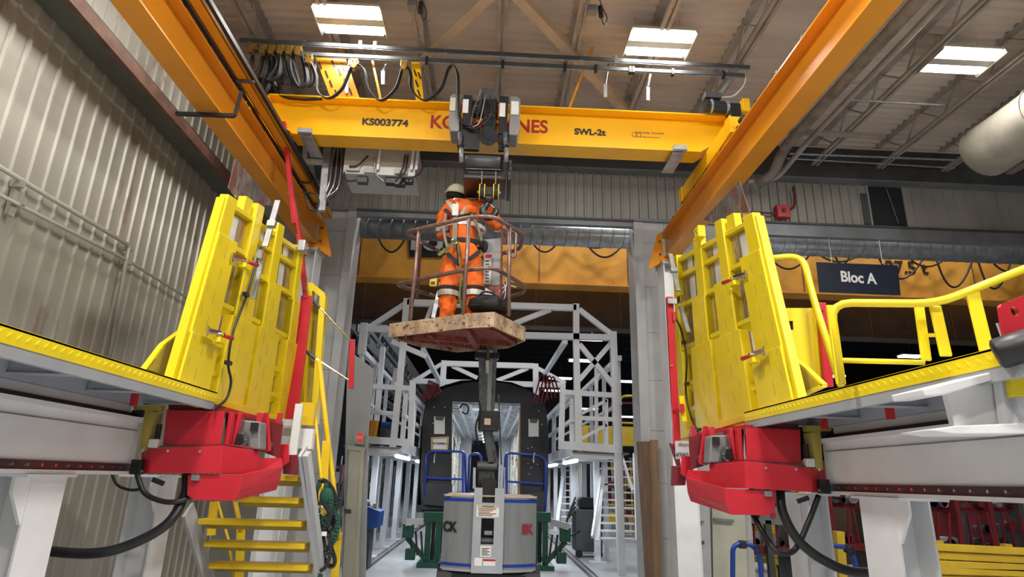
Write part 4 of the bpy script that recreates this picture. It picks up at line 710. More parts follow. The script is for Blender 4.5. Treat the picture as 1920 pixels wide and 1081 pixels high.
strip([(1440, 577), (1522, 577), (1525, hy0), (1445, hy0)]); strip([(hx1, hy0), (1525, hy0), (1528, hy1), (hx1+1, hy1)]); strip([(1445, hy0), (hx0, hy0), (hx0+1, hy1), (1449, hy1)]); strip([(1449, hy1), (1528, hy1), (1546, 722), (1478, 722)])
build(G().prism([P(*q, Y=Yp) for q in ((1522, 577), (1528, 577), (1552, 722), (1545, 722))], (0, .18, 0)), 'side_return', 'yel2', t)
t = thing('red_post', 'slim red post between the yellow panel and the guard rail', 'post', P(1556, 725, Y=5.2))
build(G().bar(P(1539, 568, Y=5.2), P(1553, 725, Y=5.2), .075, .05), 'upright', 'red', t, bevel=.004); q = P(1541, 583, Y=5.17); build(G().cyl(q, q+V((0, -.012, 0)), .012, 8), 'bolt', 'chrome', t)
t = thing('red_pole', 'long vertical red channel standing left of the right yellow jig', 'post', P(1272, 900, Y=6.6))
build(G().bar(P(1255, 557, Y=6.6), P(1269, 838, Y=6.6), .075, .06), 'channel', 'red', t, bevel=.004); build(G().prism([P(*q, Y=6.6) for q in ((1256, 830), (1272, 836), (1277, 876), (1270, 874))], (0, .03, 0)), 'foot', 'redc', t)
for px, py in ((1259, 685), (1264, 770)): q = P(px, py, Y=6.56); build(G().cyl(q, q+V((0, -.01, 0)), .014, 8), 'bolt', 'chrome', t)
q = P(1258, 565, Y=6.55); build(G().box(q.x-.04, q.x+.06, q.y-.03, q.y, q.z-.03, q.z+.03), 'latch', 'galv', t); q = P(1264, 585, Y=6.55); build(G().cyl(q, q+V((0, 0, -.1)), .02, 8), 'red_knob', 'red', t)
t = thing('yellow_hinge_plate', 'yellow edge plate with red hinge lugs left of the right jig', 'plate', P(1278, 800, Y=6.4))
build(G().bar(P(1277, 742, Y=6.45), P(1283, 790, Y=6.45), .05, .03), 'plate', 'yel', t); build(G().bar(P(1277, 757, Y=6.42), P(1279, 772, Y=6.42), .05, .04), 'lug', 'red', t)
t = thing('hand_lettered_card', 'pale board with faint upside down handwriting hung by the right red carriage', 'board', P(1290, 870, Y=6.0))
build(G().prism([P(*q, Y=6.0) for q in ((1266, 826), (1302, 826), (1311, 874), (1295, 868), (1289, 858), (1267, 860))], (0, .01, 0)), 'board', 'whiteg', t)
text('DRUM', P(1277, 851, Y=5.99), .05, 'blk', t, rot=(math.pi/2, math.pi, 0)); text('Outillage', P(1284, 833, Y=5.99), .035, 'grp', t, rot=(math.pi/2, math.pi, 0))
build(G().bar(P(1297, 852, Y=5.99), P(1297, 866, Y=5.99), .006, .004), 'arrow', 'blk', t)
# beam stub, roller and red plate at the near right
t = thing('white_beam_stub', 'short white I beam stub crossing under the near end of the right platform', 'beam', P(1830, 800, Y=2.7))
def hx(pts, y, d, nm, mm, **k): return build(G().prism([P(*q, Y=y) for q in pts], (0, d, 0)), nm, mm, t, **k)
hx([(1775, 738), (1885, 700), (1900, 797), (1790, 800)], 2.72, .03, 'web', 'white'); hx([(1729, 729), (1886, 690), (1886, 704), (1770, 740), (1735, 742)], 2.62, .22, 'top_flange', 'white', bevel=.006); hx([(1742, 806), (1790, 798), (1930, 792), (1930, 812), (1790, 813)], 2.62, .2, 'bottom_flange', 'white', bevel=.004); hx([(1875, 690), (1930, 672), (1930, 800), (1890, 800)], 2.66, .05, 'end_plate', 'white')
hx([(1893, 703), (1930, 690), (1930, 742), (1900, 744)], 2.6, .03, 'yellow_block', 'yel', bevel=.004); hx([(1904, 746), (1930, 744), (1930, 800), (1912, 770)], 2.6, .03, 'steel_lug', 'galv')
t = thing('black_roller', 'thick black rubber roller at the near end of the right platform', 'roller', P(1900, 660, Y=2.5))
a = P(1875, 662, Y=2.5); b = P(1960, 636, Y=2.4); d_ = (b-a).normalized(); build(G().tube([a-d_*.02, a-d_*.012, a, b], [.045, .062, .066, .066], 28), 'sleeve', 'black', t, smooth=True)
t = thing('red_lug_plate', 'bright red plate with a round hole above the black roller', 'plate', P(1900, 625, Y=2.5))
cx_, cy_ = 1903, 583; out = [(1875, 571), (1930, 550), (1930, 620), (1886, 636)]
pc = P(cx_, cy_, Y=2.5); o4 = [P(*q, Y=2.5) for q in out]; g = G(); N = 24; ringi = []; 
def on_out(th):
    d_ = V((math.cos(th), 0, math.sin(th))); best = None
    for i in range(4):
        a, b = o4[i], o4[(i+1) % 4]; e = b-a; den = d_.x*e.z-d_.z*e.x
        if abs(den) < 1e-9: continue
        tt = ((a.x-pc.x)*e.z-(a.z-pc.z)*e.x)/den; uu = ((a.x-pc.x)*d_.z-(a.z-pc.z)*d_.x)/den
        if tt > 0 and -1e-4 <= uu <= 1.0001 and (best is None or tt < best): best = tt
    return pc+d_*(best or .05)
vi = [pc+V((.018*math.cos(k*2*math.pi/N), 0, .022*math.sin(k*2*math.pi/N))) for k in range(N)]; vo = [on_out(k*2*math.pi/N) for k in range(N)]
g.add(vi+vo+[p+V((0, .02, 0)) for p in vi+vo], [(k, (k+1) % N, N+(k+1) % N, N+k) for k in range(N)]+[(2*N+k, 3*N+k, 3*N+(k+1) % N, 2*N+(k+1) % N) for k in range(N)]+[(k, 2*N+k, 2*N+(k+1) % N, (k+1) % N) for k in range(N)]+[(N+k, N+(k+1) % N, 3*N+(k+1) % N, 3*N+k) for k in range(N)])
build(g, 'plate', 'red', t); build(G().prism([P(*q, Y=2.53) for q in ((1870, 605), (1880, 632), (1930, 612), (1930, 600))], (0, .01, 0)), 'backing', 'whiteg', t)
# sign
t = thing('hall_sign', 'dark navy sign board reading Bloc A hanging in the right opening', 'sign', P(1610, 520, Y=9.965))
build(G().prism([P(*q, Y=9.965) for q in ((1531, 491), (1683, 497), (1689, 553), (1537, 547))], (0, .02, 0)), 'board', 'navy', t)
text('Bloc A', P(1609, 521, Y=9.955), .27, 'wht', t, bold=.008, sx=.86, rot=(math.pi/2, .04, 0))
for px in (1560, 1655): q = P(px, 494, Y=9.975); build(G().cyl(q, V((q.x, q.y, 5.88)), .006, 6), 'hanger', 'wire', t)
# red fire alarm box with conduit on the siding
t = thing('red_box', 'red junction box with red conduit on the right corrugated siding', 'electrical box', P(1466, 398, Y=9.9))
q = P(1466, 398, Y=9.93); build(G().box(q.x-.12, q.x+.12, q.y-.08, q.y+.03, q.z-.12, q.z+.12), 'box', 'red', t, bevel=.008); build(G().box(q.x-.03, q.x+.03, q.y-.1, q.y-.08, q.z-.03, q.z+.05), 'knob', 'redc', t)
build(G().tube(spline([P(1478, 392, Y=9.9), P(1488, 388, Y=9.9), P(1490, 370, Y=9.9), P(1487, 350, Y=9.9)]), .022, 8), 'conduit', 'redc', t, smooth=True); build(G().tube([P(1400, 397, Y=9.9), P(1454, 400, Y=9.9)], .016, 8), 'conduit', 'redc', t)
# ================= BOOM LIFT =================
t = thing('boom_lift', 'grey boom lift with chipped tan basket standing in the opening', 'boom lift', (0.05, 8.6, 0)); YT = 8.0; xm = (P(830, 1000, Y=YT).x+P(1003, 1000, Y=YT).x)/2
ztt = P(918, 932, Y=YT).z; ztb = P(918, 1068, Y=YT).z
def TW(px, py, Y=YT): return P(px, py, Y=Y)
def arcpanel(x0, x1, z0, z1, y_edge, bul, n=8, th=.03):
    g = G(); vs = []
    for i in range(n+1):
        u = i/n; x = x0+(x1-x0)*u; f_ = (x-xm)/.62; y = YT+bul*(f_*f_)
        vs += [(x, y, z0), (x, y, z1), (x, y+th+.3*0, z1), (x, y+th, z0)]
    fs = []
    for i in range(n):
        a = i*4
        for k in range(4): fs.append((a+k, a+(k+1) % 4, a+4+(k+1) % 4, a+4+k))
    fs += [(0, 1, 2, 3), tuple(n*4+k for k in (3, 2, 1, 0))]
    return g.add(vs, fs)
xl, xr, xa, xb = P(832, 1000, Y=YT).x-.03, P(1003, 1000, Y=YT).x+.03, P(888, 1000, Y=YT).x, P(937, 1000, Y=YT).x
zL = P(858, 930, Y=YT).z; zB = ztb
for nm, a, b in (('left_door', xl, xa-.01), ('right_door', xb+.04, xr)):
    pnl = build(arcpanel(a, b, zB, zL, 0, .22), nm, 'turr', t, smooth=False)
    build(arcpanel(a, b, zL-.06, zL-.02, 0, .215, th=.002), 'blue_stripe', 'blue', pnl); build(arcpanel(a, b, zB+.025, zB+.06, 0, .215, th=.002), 'blue_stripe', 'blue', pnl)
    build(arcpanel(a-.004, b+.004, zB-.03, zB, 0, .21, th=.06), 'bottom_lip', 'turrl', pnl); build(arcpanel(a-.004, b+.004, zL, zL+.02, 0, .21, th=.06), 'top_lip', 'tan', pnl)
build(G().box(xl+.05, xr-.05, YT+.25, YT+1.1, zB, zL), 'counterweight', 'turr', t, bevel=.03); build(G().box(xl+.02, xr-.02, YT+.12, YT+1.1, zL, zL+.02), 'top_cover', 'tan', t)
# centre column: sheet with a slot and a u-notch
x0, x1 = xa, xb+.03; zt_ = P(910, 914, Y=YT-.06).z; yF = YT-.06
sx0, sx1 = P(902, 990, Y=yF).x, P(926, 990, Y=yF).x; sz1, sz0 = P(913, 971, Y=yF).z, P(913, 1020, Y=yF).z; nz = P(915, 942, Y=yF).z
g = G()
g.box(x0, sx0, yF, yF+.02, zB-.03, zt_); g.box(sx1, x1, yF, yF+.02, zB-.03, zt_); g.box(sx0, sx1, yF, yF+.02, zB-.03, sz0); g.box(sx0, sx1, yF, yF+.02, sz1, nz)
build(g, 'front_column', 'turrl', t); build(G().box(x0-.012, x0, yF, yF+.3, zB-.03, zt_+.02), 'column_side', 'turrl', t); build(G().box(x1, x1+.012, yF, yF+.3, zB-.03, zt_+.25), 'column_side', 'turrl', t)
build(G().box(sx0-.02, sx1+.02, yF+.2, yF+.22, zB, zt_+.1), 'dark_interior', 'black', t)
q = P(914, 1000, Y=yF+.05); build(G().box(q.x-.04, q.x+.06, q.y, q.y+.05, q.z-.015, q.z+.03), 'valve', 'hoistg', t, bevel=.005); build(G().cyl(q+V((-.08, .06, -.09)), q+V((.08, .06, -.09)), .045, 14), 'motor', 'dgrey', t)
def decal(px0, py0, px1, py1, nm, mm, y=yF-.002, par=t): a = P(px0, py1, Y=y); b = P(px1, py0, Y=y); return build(G().box(a.x, b.x, y-.002, y, a.z, b.z), nm, mm, par)
decal(893, 946, 936, 968, 'warning_label', 'paper'); decal(895, 946, 936, 951, 'label_header', 'tan', yF-.004); decal(900, 1023, 921, 1043, 'warning_label', 'paper'); decal(889, 1045, 904, 1060, 'small_label', 'paper'); decal(906, 1047, 929, 1060, 'small_label', 'paper'); decal(906, 1048, 929, 1051, 'label_header', 'redp', yF-.004)
for i in range(5): decal(897, 953+i*3, 930-(i % 3)*6, 954+i*3, 'print_line', 'grp', yF-.004)
for i in range(5): decal(903, 1027+i*3, 918-(i % 2)*4, 1028+i*3, 'print_line', 'blk', yF-.004)
text('WARNING', P(915, 949, Y=yF-.008), .03, 'blk', t)
text('SKYJACK', P(1017, 993, Y=YT-.005)+V((.0, 0, 0)), .19, 'redh', t, bold=.004, align='CENTER', sx=.85) if 0 else None
def curvtext(s_, px, py, size, ang, mm): q = P(px, py, Y=YT); f_ = (q.x-xm)/.62; y = YT+.22*f_*f_-.012; q = P(px, py, Y=y); sl = math.atan(.22*2*f_/.62); return text(s_, q, size, mm, t, rot=(math.pi/2, ang, sl), bold=.006, sx=.9)
curvtext('SK', 989, 992, .155, 0, 'redh'); curvtext('CK', 843, 987, .155, 0, 'blk')
# chassis and wheels
build(G().box(xm-.55, xm+.6, YT+.15, YT+1.9, .22, zB-.04), 'chassis', 'blackm', t, bevel=.03)
for x in (xm-.52, xm+.55):
    for y in (YT+.35, YT+1.7): build(G().tube([V((x-.1, y, .3)), V((x-.09, y, .3)), V((x+.09, y, .3)), V((x+.1, y, .3))], [.22, .3, .3, .22], 24), 'wheel', 'black', t, smooth=False)
# mast: telescoping boom sections from turret to basket
def MB(a, b, w_, h_, nm, mm, **k): return build(G().bar(a, b, w_, h_, up=(0, 1, 0)), nm, mm, t, **k)
pm0, pm1, pm2 = P(915, 945, Y=8.35), P(914, 842, Y=8.25), P(912, 650, Y=7.9)
MB(P(913, 950, Y=8.35), P(912, 868, Y=8.3), .22, .18, 'boom_foot', 'mast', bevel=.01); build(G().cyl(P(895, 873, Y=8.2), P(932, 874, Y=8.2), .06, 16), 'boom_pivot', 'dgrey', t)
for px in (889, 939): MB(P(px, 915, Y=8.1), P(px+(1 if px < 900 else 3), 876, Y=8.1), .03, .25, 'boom_ear', 'turrl')
MB(P(926, 872, Y=8.28), P(908, 775, Y=8.1), .13, .16, 'lower_boom', 'mast', bevel=.01); MB(P(940, 870, Y=8.35), P(935, 740, Y=8.2), .02, .05, 'side_bar', 'mast')
build(G().bar(P(921, 865, Y=8.15), P(912, 800, Y=8.05), .07, .05, up=(0, 1, 0)), 'cylinder_cover', 'dgrey', t)
q = P(917, 790, Y=8.0); build(G().box(q.x-.14, q.x+.13, q.y-.05, q.y+.2, q.z-.12, q.z+.14), 'knuckle', 'blackm', t, bevel=.03); q = P(914, 790, Y=7.94); build(G().box(q.x-.04, q.x+.04, q.y-.01, q.y+.02, q.z-.04, q.z+.04), 'knuckle_plate', 'tan', t)
for k, (dx, w_, mm) in enumerate(((-12.5, .03, 'mast'), (-7, .035, 'dgrey'), (-1, .05, 'mast'), (5, .04, 'grey'), (11, .03, 'mast'), (15, .02, 'dgrey'))):
    MB(P(912+dx*.85, 770, Y=8.02), P(914+dx*1.12, 655, Y=7.82), w_*1.25, .10+.02*(k % 2), 'mast_section', mm)
MB(P(913, 765, Y=8.08), P(914, 655, Y=7.9), .2, .05, 'mast_core', 'blackm')
build(G().cyl(P(914, 700, Y=7.75), P(914, 675, Y=7.72), .03, 12), 'cylinder_rod', 'galv', t); build(G().cyl(P(915, 675, Y=7.76), P(915, 650, Y=7.73), .022, 10), 'hydraulic_line', 'dgrey', t)
q = P(914, 665, Y=7.8); build(G().box(q.x-.16, q.x+.15, q.y-.03, q.y+.1, q.z-.05, q.z+.03), 'head_bracket', 'blackm', t, bevel=.01); build(G().tube(spline([P(897, 830, Y=8.0), P(892, 800, Y=7.95), P(900, 770, Y=7.95), P(897, 740, Y=7.95)]), .015, 6), 'cable', 'black', t, smooth=True)
# basket tray
ZB = 3.2; tray = [P(728, 632, Z=ZB), P(870, 615, Z=ZB), P(926, 612, Z=ZB), P(985, 639, Z=ZB), P(952, 646, Z=ZB), P(851, 657, Z=ZB), P(779, 648, Z=ZB)]
tray[4] = V((.22, 7.75, ZB)); tray[5] = V((-.45, 8.15, ZB))
cen = sum(tray, V())/7; up_ = V((0, 0, .17))
for i in range(7):
    a, b = tray[i], tray[(i+1) % 7]; mid = (a+b)/2; inn = (cen-mid).normalized()*.03
    build(G().hexa([a, b, b+inn, a+inn, a+up_, b+up_, b+inn+up_, a+inn+up_]), 'tray_side', 'bask', t)
fl = [p.lerp(cen, .03)+V((0, 0, .05)) for p in tray]
build(G().prism(fl, (0, 0, .02)), 'tray_floor', 'underr', t)
def under(a, b, w_, h_): build(G().bar(V((a[0], a[1], ZB+.02)), V((b[0], b[1], ZB+.02)), w_, h_), 'underside_beam', 'underr', t)
under((-1.1, 7.45), (.0, 7.95), .07, .06); under((-.95, 7.35), (.25, 7.6), .05, .06); under((-.3, 6.8), (-.15, 8.0), .08, .07); under((.0, 6.75), (.3, 7.5), .05, .05); under((-.75, 7.15), (-.55, 8.05), .05, .05)
for i in range(9): q = V((-.42+i*.045, 7.55+i*.01, ZB+.03)); build(G().box(q.x-.012, q.x+.012, q.y-.09, q.y+.09, q.z-.03, q.z+.01), 'grate_bar', 'underr', t)
for px, py in ((761, 628), (762, 611), (868, 588), (869, 605)): q = P(px, py, Y=7.05 if px < 800 else 6.7); q = q+ray(px, py)*0; build(G().ball(q, .018), 'bolt', 'stain', t)
build(G().bar(P(758, 612, Z=3.3), P(762, 636, Z=3.2), .012, .01), 'tray_seam', 'stain', t)
# rails
R1 = [P(757, 436, Z=4.4), P(880, 407, Z=4.4), P(922, 404, Z=4.4), P(982, 440, Z=4.4)]
back = [V((.30, 7.65, 4.4)), V((-.5, 8.05, 4.4)), P(825, 470, Z=4.4)+V((-.1, .1, 0))]
loop = R1+[V((.32, 7.35, 4.4)), V((-.45, 7.95, 4.4))]; lp = loop+[loop[0]]
ext = [loop[-1].lerp(loop[0], .5)]+loop+[loop[-1].lerp(loop[0], .5)]
build(G().tube(arc(ext, .14), .025, 10), 'top_rail', 'baskr', t, smooth=True)
R2 = [P(740, 533, Z=3.85), P(870, 506, Z=3.85), P(925, 501, Z=3.85), P(986, 536, Z=3.85), V((.36, 7.5, 3.85)), V((-.45, 8.0, 3.85))]
ext = [R2[-1].lerp(R2[0], .5)]+R2+[R2[-1].lerp(R2[0], .5)]; build(G().tube(arc(ext, .12), .025, 10), 'mid_rail', 'baskr', t, smooth=True)
for a, b in (((786, 430), (769, 600)), ((880, 408), (868, 588)), ((955, 424), (954, 592))): pa = P(*a, Z=4.4); build(G().tube([pa, V(P(*b, Y=pa.y+.12))], .024, 10), 'post', 'baskr', t, smooth=True)
build(G().tube([P(789, 455, Z=4.35), P(782, 560, Y=7.9)], .018, 8), 'post', 'baskr', t); build(G().tube(arc([P(943, 430, Y=7.0), P(968, 434, Y=7.05), P(966, 485, Y=7.05), P(945, 470, Y=7.05)], .06), .019, 8), 'control_guard', 'baskr', t, smooth=True)
build(G().tube([P(941, 425, Y=6.95), P(940, 560, Y=7.1)], .012, 8), 'guard_rod', 'underr', t)
a = P(905, 535, Y=7.55); b = P(940, 447, Y=7.55)
build(G().prism([P(*q, Y=7.45) for q in ((906, 448), (941, 445), (938, 535), (903, 536))], (0, .15, 0)), 'control_box', 'hoistg', t, bevel=.01)
build(G().prism([P(*q, Y=7.44) for q in ((909, 475), (922, 475), (920, 532), (905, 532))], (0, .003, 0)), 'instruction_plate', 'paper', t); build(G().prism([P(*q, Y=7.436) for q in ((910, 476), (922, 476), (921.5, 483), (909.5, 483))], (0, .003, 0)), 'red_header', 'redp', t)
for py in (488, 494, 500, 508, 514, 520, 526): build(G().prism([P(*q, Y=7.436) for q in ((910, py), (917, py), (917, py+2), (910, py+2))], (0, .002, 0)), 'print_line', 'blk', t)
build(G().prism([P(*q, Y=7.4) for q in ((905, 537), (943, 535), (940, 562), (912, 562))], (0, .1, 0)), 'red_bracket', 'underr', t)
for pp in ([(940, 525), (948, 540), (945, 560), (938, 558)], [(944, 500), (950, 530), (940, 555)], [(935, 548), (950, 535), (968, 538)]): build(G().tube(spline([P(*q, Y=7.1) for q in pp]), .008, 6), 'cord', 'whiteg', t, smooth=True)
# things in the basket
b_ = thing('tool_bag', 'black soft tool bag on the basket floor behind the railing', 'bag', P(910, 585, Y=6.95)); g = G()
q = P(914, 572, Y=7.0)
build(G().tube([q+V((-.22, .05, -.02)), q+V((-.19, .04, .0)), q+V((-.05, 0, .02)), q+V((.1, -.02, .01)), q+V((.22, .02, -.02)), q+V((.26, .04, -.03))], [.03, .085, .115, .11, .08, .03], 12), 'bag_body', 'bag', b_, smooth=True)
build(G().tube(spline([q+V((-.12, -.05, .08)), q+V((-.05, -.07, .14)), q+V((.05, -.07, .13)), q+V((.14, -.05, .06))]), .012, 6), 'bag_handle', 'black', b_, smooth=True); build(G().tube([q+V((-.2, -.09, -.03)), q+V((.2, -.09, -.03))], .01, 6), 'zip_piping', 'black', b_)
solo(G().prism([P(*q, Y=7.15) for q in ((911, 539), (938, 558), (925, 566), (894, 562))], (0, .003, 0)), 'paper_sheet', 'paper', 'white paper sheet standing up out of the basket behind the tool bag', 'paper')
b_ = thing('tape_measure', 'yellow tool hanging on the left side of the basket rail', 'tool', P(813, 527, Y=7.3)); q = P(813, 527, Y=7.3)
build(G().box(q.x-.05, q.x+.05, q.y-.02, q.y+.02, q.z-.07, q.z+.07), 'body', 'yel2', b_, bevel=.012); build(G().box(q.x-.03, q.x+.02, q.y-.024, q.y-.02, q.z-.05, q.z-.01), 'black_panel', 'black', b_); build(G().box(q.x-.02, q.x+.06, q.y-.01, q.y+.01, q.z+.07, q.z+.09), 'clip', 'yel2', b_)
solo(G().bar(P(827, 530, Y=7.4), P(812, 595, Y=7.4), .05, .02), 'level_bar', 'galv', 'grey aluminium bar leaning inside the basket left of the worker', 'bar')
# ================= WORKER =================
pr_ = thing('person', 'person in orange reflective coveralls, white helmet and black harness working in the raised basket', 'person', P(866, 600, Y=7.25))
def skin(name, nodes, edges, mm, par, sub=2):
    me = bpy.data.meshes.new(name); off = LOC[par.name]; me.from_pydata([tuple(n[0]-off) for n in nodes], edges, []); o = bpy.data.objects.new(name, me); C.objects.link(o); o.parent = par; LOC[o.name] = off
    md = o.modifiers.new('skin', 'SKIN'); md.use_smooth_shade = True; md.branch_smoothing = .4
    if not me.skin_vertices: me.attributes.new
    for i, n in enumerate(nodes):
        r = n[1]; me.skin_vertices[0].data[i].radius = r if isinstance(r, tuple) else (r, r)
    me.skin_vertices[0].data[0].use_root = True
    s_ = o.modifiers.new('sub', 'SUBSURF'); s_.levels = sub; s_.render_levels = sub
    me.materials.append(M[mm]); return o
def PP(px, py, Y): return P(px, py, Y=Y)
Yb = 7.2
nodes = [(PP(868, 478, Yb), (.205, .17)), (PP(868, 455, Yb), (.205, .165)), (PP(868, 425, Yb+.04), (.235, .17)), (PP(868, 398, Yb+.12), (.235, .16)), (PP(861, 382, Yb+.2), (.09, .08)), (PP(855, 372, Yb+.25), .07), (PP(853, 362, Yb+.28), .10), (PP(852, 354, Yb+.3), .10),
  (PP(838, 394, Yb+.14), .10), (PP(829, 415, Yb+.13), .085), (PP(830, 443, Yb+.2), .062), (PP(845, 440, Yb+.48), .045), (PP(850, 436, Yb+.55), .04),
  (PP(898, 388, Yb+.12), .115), (PP(917, 403, Yb+.12), .095), (PP(932, 420, Yb+.16), .078), (PP(944, 430, Yb+.34), .05), (PP(950, 432, Yb+.42), .04),
  (PP(849, 495, Yb), .135), (PP(843, 525, Yb-.02), .118), (PP(841, 545, Yb-.02), .098), (PP(840, 575, Yb), .098), (PP(838, 606, Yb+.02), .06), (PP(840, 612, Yb+.14), .045),
  (PP(885, 495, Yb), .135), (PP(889, 525, Yb-.02), .118), (PP(889, 545, Yb-.02), .098), (PP(887, 575, Yb), .098), (PP(886, 606, Yb+.02), .06), (PP(888, 612, Yb+.14), .045)]
edges = [(0, 1), (1, 2), (2, 3), (3, 4), (4, 5), (5, 6), (6, 7), (3, 8), (8, 9), (9, 10), (10, 11), (11, 12), (3, 13), (13, 14), (14, 15), (15, 16), (16, 17), (0, 18), (18, 19), (19, 20), (20, 21), (21, 22), (22, 23), (0, 24), (24, 25), (25, 26), (26, 27), (27, 28), (28, 29)]
body = skin('body', [(p, tuple(k*.93 for k in r) if isinstance(r, tuple) else r*.93) for p, r in nodes], edges, 'skin', pr_)
sel = [0, 1, 2, 3, 4, 8, 9, 10, 11, 13, 14, 15, 16, 18, 19, 20, 21, 22, 24, 25, 26, 27, 28]; mp_ = {k: i for i, k in enumerate(sel)}
cn = [(nodes[k][0], tuple(q*1.12 for q in nodes[k][1]) if isinstance(nodes[k][1], tuple) else nodes[k][1]*1.18) for k in sel]
ce = [(mp_[a], mp_[b]) for a, b in edges if a in mp_ and b in mp_]
cov = skin('coverall', cn, ce, 'orange', pr_, 3)
tx = bpy.data.textures.new('folds', 'CLOUDS'); tx.noise_scale = .09; dm = cov.modifiers.new('folds', 'DISPLACE'); dm.texture = tx; dm.strength = .06; dm.mid_level = .5; dm.texture_coords = 'LOCAL'
for a, nm in ((nodes[22][0], 'boot'), (nodes[28][0], 'boot')): build(G().tube([a+V((0, -.06, -.06)), a+V((0, -.03, -.05)), a+V((0, .1, -.05)), a+V((0, .2, -.07))], [.04, .065, .055, .03], 10), nm, 'black', pr_, smooth=True)
# collar, helmet, hair
hc = PP(853, 366, Yb+.27)
build(G().ball(hc+V((0, 0, -.02)), .095, .105, .10, 16, 8, z0=-.6), 'hair', 'black', pr_, smooth=True)
hm = PP(855, 368, Yb+.26); tl = .22
hel = G(); hel.ball((0, 0, 0), .14, .165, .15, 20, 8, z0=0.); Rm = Matrix.Rotation(.12, 3, 'X') @ Matrix.Rotation(.12, 3, 'Y')
hel.v = [Rm @ p + hm + V((0, 0, .02)) for p in hel.v]; hl = build(hel, 'helmet', 'helmet', pr_, smooth=True)
g = G(); g.cyl((0, 0, -.055), (0, 0, .005), .125, 20, .135); g.v = [Rm @ p + hm + V((0, 0, .015)) for p in g.v]; build(g, 'suspension_band', 'strap', pr_, smooth=True)
g = G(); g.tube([V((.15*math.cos(a_), .17*math.sin(a_), .005)) for a_ in [k*math.pi/10 for k in range(21)]], .009, 6); g.v = [Rm @ p + hm + V((0, 0, .02)) for p in g.v]; build(g, 'helmet_rim', 'helmet', pr_, smooth=True)
for s in (-1, 1): build(G().ball(hc+V((s*.108, .0, -.03)), .015, .025, .035), 'ear', 'skin', pr_, smooth=True)
fc = hc+V((0, .105, -.03)); build(G().ball(fc+V((0, .02, -.005)), .016, .03, .03), 'nose', 'skin', pr_, smooth=True)
for s in (-1, 1): build(G().ball(fc+V((s*.035, -.002, .025)), .014, .01, .01), 'eye', 'paper', pr_, smooth=True)
build(G().box(fc.x-.03, fc.x+.03, fc.y-.01, fc.y+.002, fc.z-.06, fc.z-.05), 'mouth', 'redh', pr_, bevel=.003)
build(G().tube([hc+V((0, -.02, -.13)), hc+V((0, -.03, -.08))], [.10, .085], 16), 'collar', 'orange', pr_, smooth=True)
# hands
for wr, dr in ((nodes[12][0], V((.05, 1, .15)).normalized()), (nodes[17][0], V((.1, 1, .1)).normalized())):
    build(G().tube([wr-dr*.03, wr, wr+dr*.05, wr+dr*.09], [.028, .036, .042, .036], 10), 'palm', 'skin', pr_, smooth=True)
    sd = dr.cross(V((0, 0, 1))).normalized()
    for k, ln in enumerate((.065, .075, .072, .055)): a = wr+dr*.085+sd*(k-1.5)*.021; build(G().tube([a, a+dr*ln*.5, a+dr*ln*.8+V((0, 0, -ln*.4)), a+dr*ln*.75+V((0, 0, -ln*.8))], [.011, .010, .009, .007], 8), 'finger', 'skin', pr_, smooth=True)
    a = wr+dr*.03-sd*.035; build(G().tube([a, a-sd*.03+dr*.03, a-sd*.025+dr*.06+V((0, 0, -.02))], [.013, .012, .009], 8), 'thumb', 'skin', pr_, smooth=True)
# reflective bands and harness
def band(c_, ax, rx, ry, h_, nm, mm, n=20):
    ax = V(ax).normalized(); x = V((1, 0, 0)); x = (x-ax*x.dot(ax)).normalized(); y = ax.cross(x); g = G(); ri = []
    for sgn, k in ((-1, 1.), (1, 1.), (1, .9), (-1, .9)):
        ri.append([c_+ax*(sgn*h_/2)+x*(rx*k*math.cos(2*math.pi*i/n))+y*(ry*k*math.sin(2*math.pi*i/n)) for i in range(n)])
    vs = sum(ri, []); fs = [(r*n+i, r*n+(i+1) % n, ((r+1) % 4)*n+(i+1) % n, ((r+1) % 4)*n+i) for r in range(4) for i in range(n)]
    return build(g.add(vs, fs), nm, mm, pr_, smooth=False)
band(PP(868, 431, Yb+.03), (0, .1, 1), .29, .212, .055, 'reflective_band', 'refl'); band(nodes[1][0]+V((0, 0, -.03)), (0, 0, 1), .25, .203, .05, 'belt', 'strap')
for s, k in ((0, 20), (1, 26)): band(nodes[k][0]+V((0, 0, -.045)), (0, 0, 1), .132, .132, .065, 'reflective_band', 'refl'); band(nodes[k][0]+V((0, 0, .02)), (0, 0, 1), .135, .135, .035, 'knee_strap', 'strap')
band(nodes[15][0].lerp(nodes[16][0], .25), nodes[16][0]-nodes[15][0], .095, .095, .06, 'reflective_band', 'refl'); band(nodes[9][0].lerp(nodes[10][0], .5), nodes[10][0]-nodes[9][0], .09, .09, .05, 'reflective_band', 'refl')
def web(pts, w_, mm, nm='harness_strap', Yw=None):
    sp = spline([P(px, py, Y=y) for px, py, y in pts], 5); g = G()
    for a, b in zip(sp, sp[1:]): g.bar(a, b+(b-a)*.12, w_, .01, up=(0, 1, 0))
    return build(g, nm, mm, pr_)
yb_ = Yb-.20
web([(838, 376, Yb+.06), (850, 392, yb_+.09), (862, 412, yb_+.03)], .045, 'refl', 'reflective_brace'); web([(885, 376, Yb+.06), (872, 392, yb_+.09), (860, 412, yb_+.03)], .045, 'refl', 'reflective_brace')
web([(834, 392, Yb+.0), (846, 402, yb_+.03), (862, 405, yb_+.02), (880, 402, yb_+.03), (892, 396, Yb+.0)], .045, 'strap')
web([(853, 382, yb_+.08), (854, 400, yb_+.03), (853, 425, yb_-.02), (852, 452, yb_-.03)], .055, 'tanweb'); web([(836, 400, yb_+.05), (832, 430, yb_+.04), (838, 462, yb_+.02)], .03, 'tanweb'); web([(884, 400, yb_+.04), (896, 425, yb_+.04), (903, 450, yb_+.06)], .03, 'tanweb')
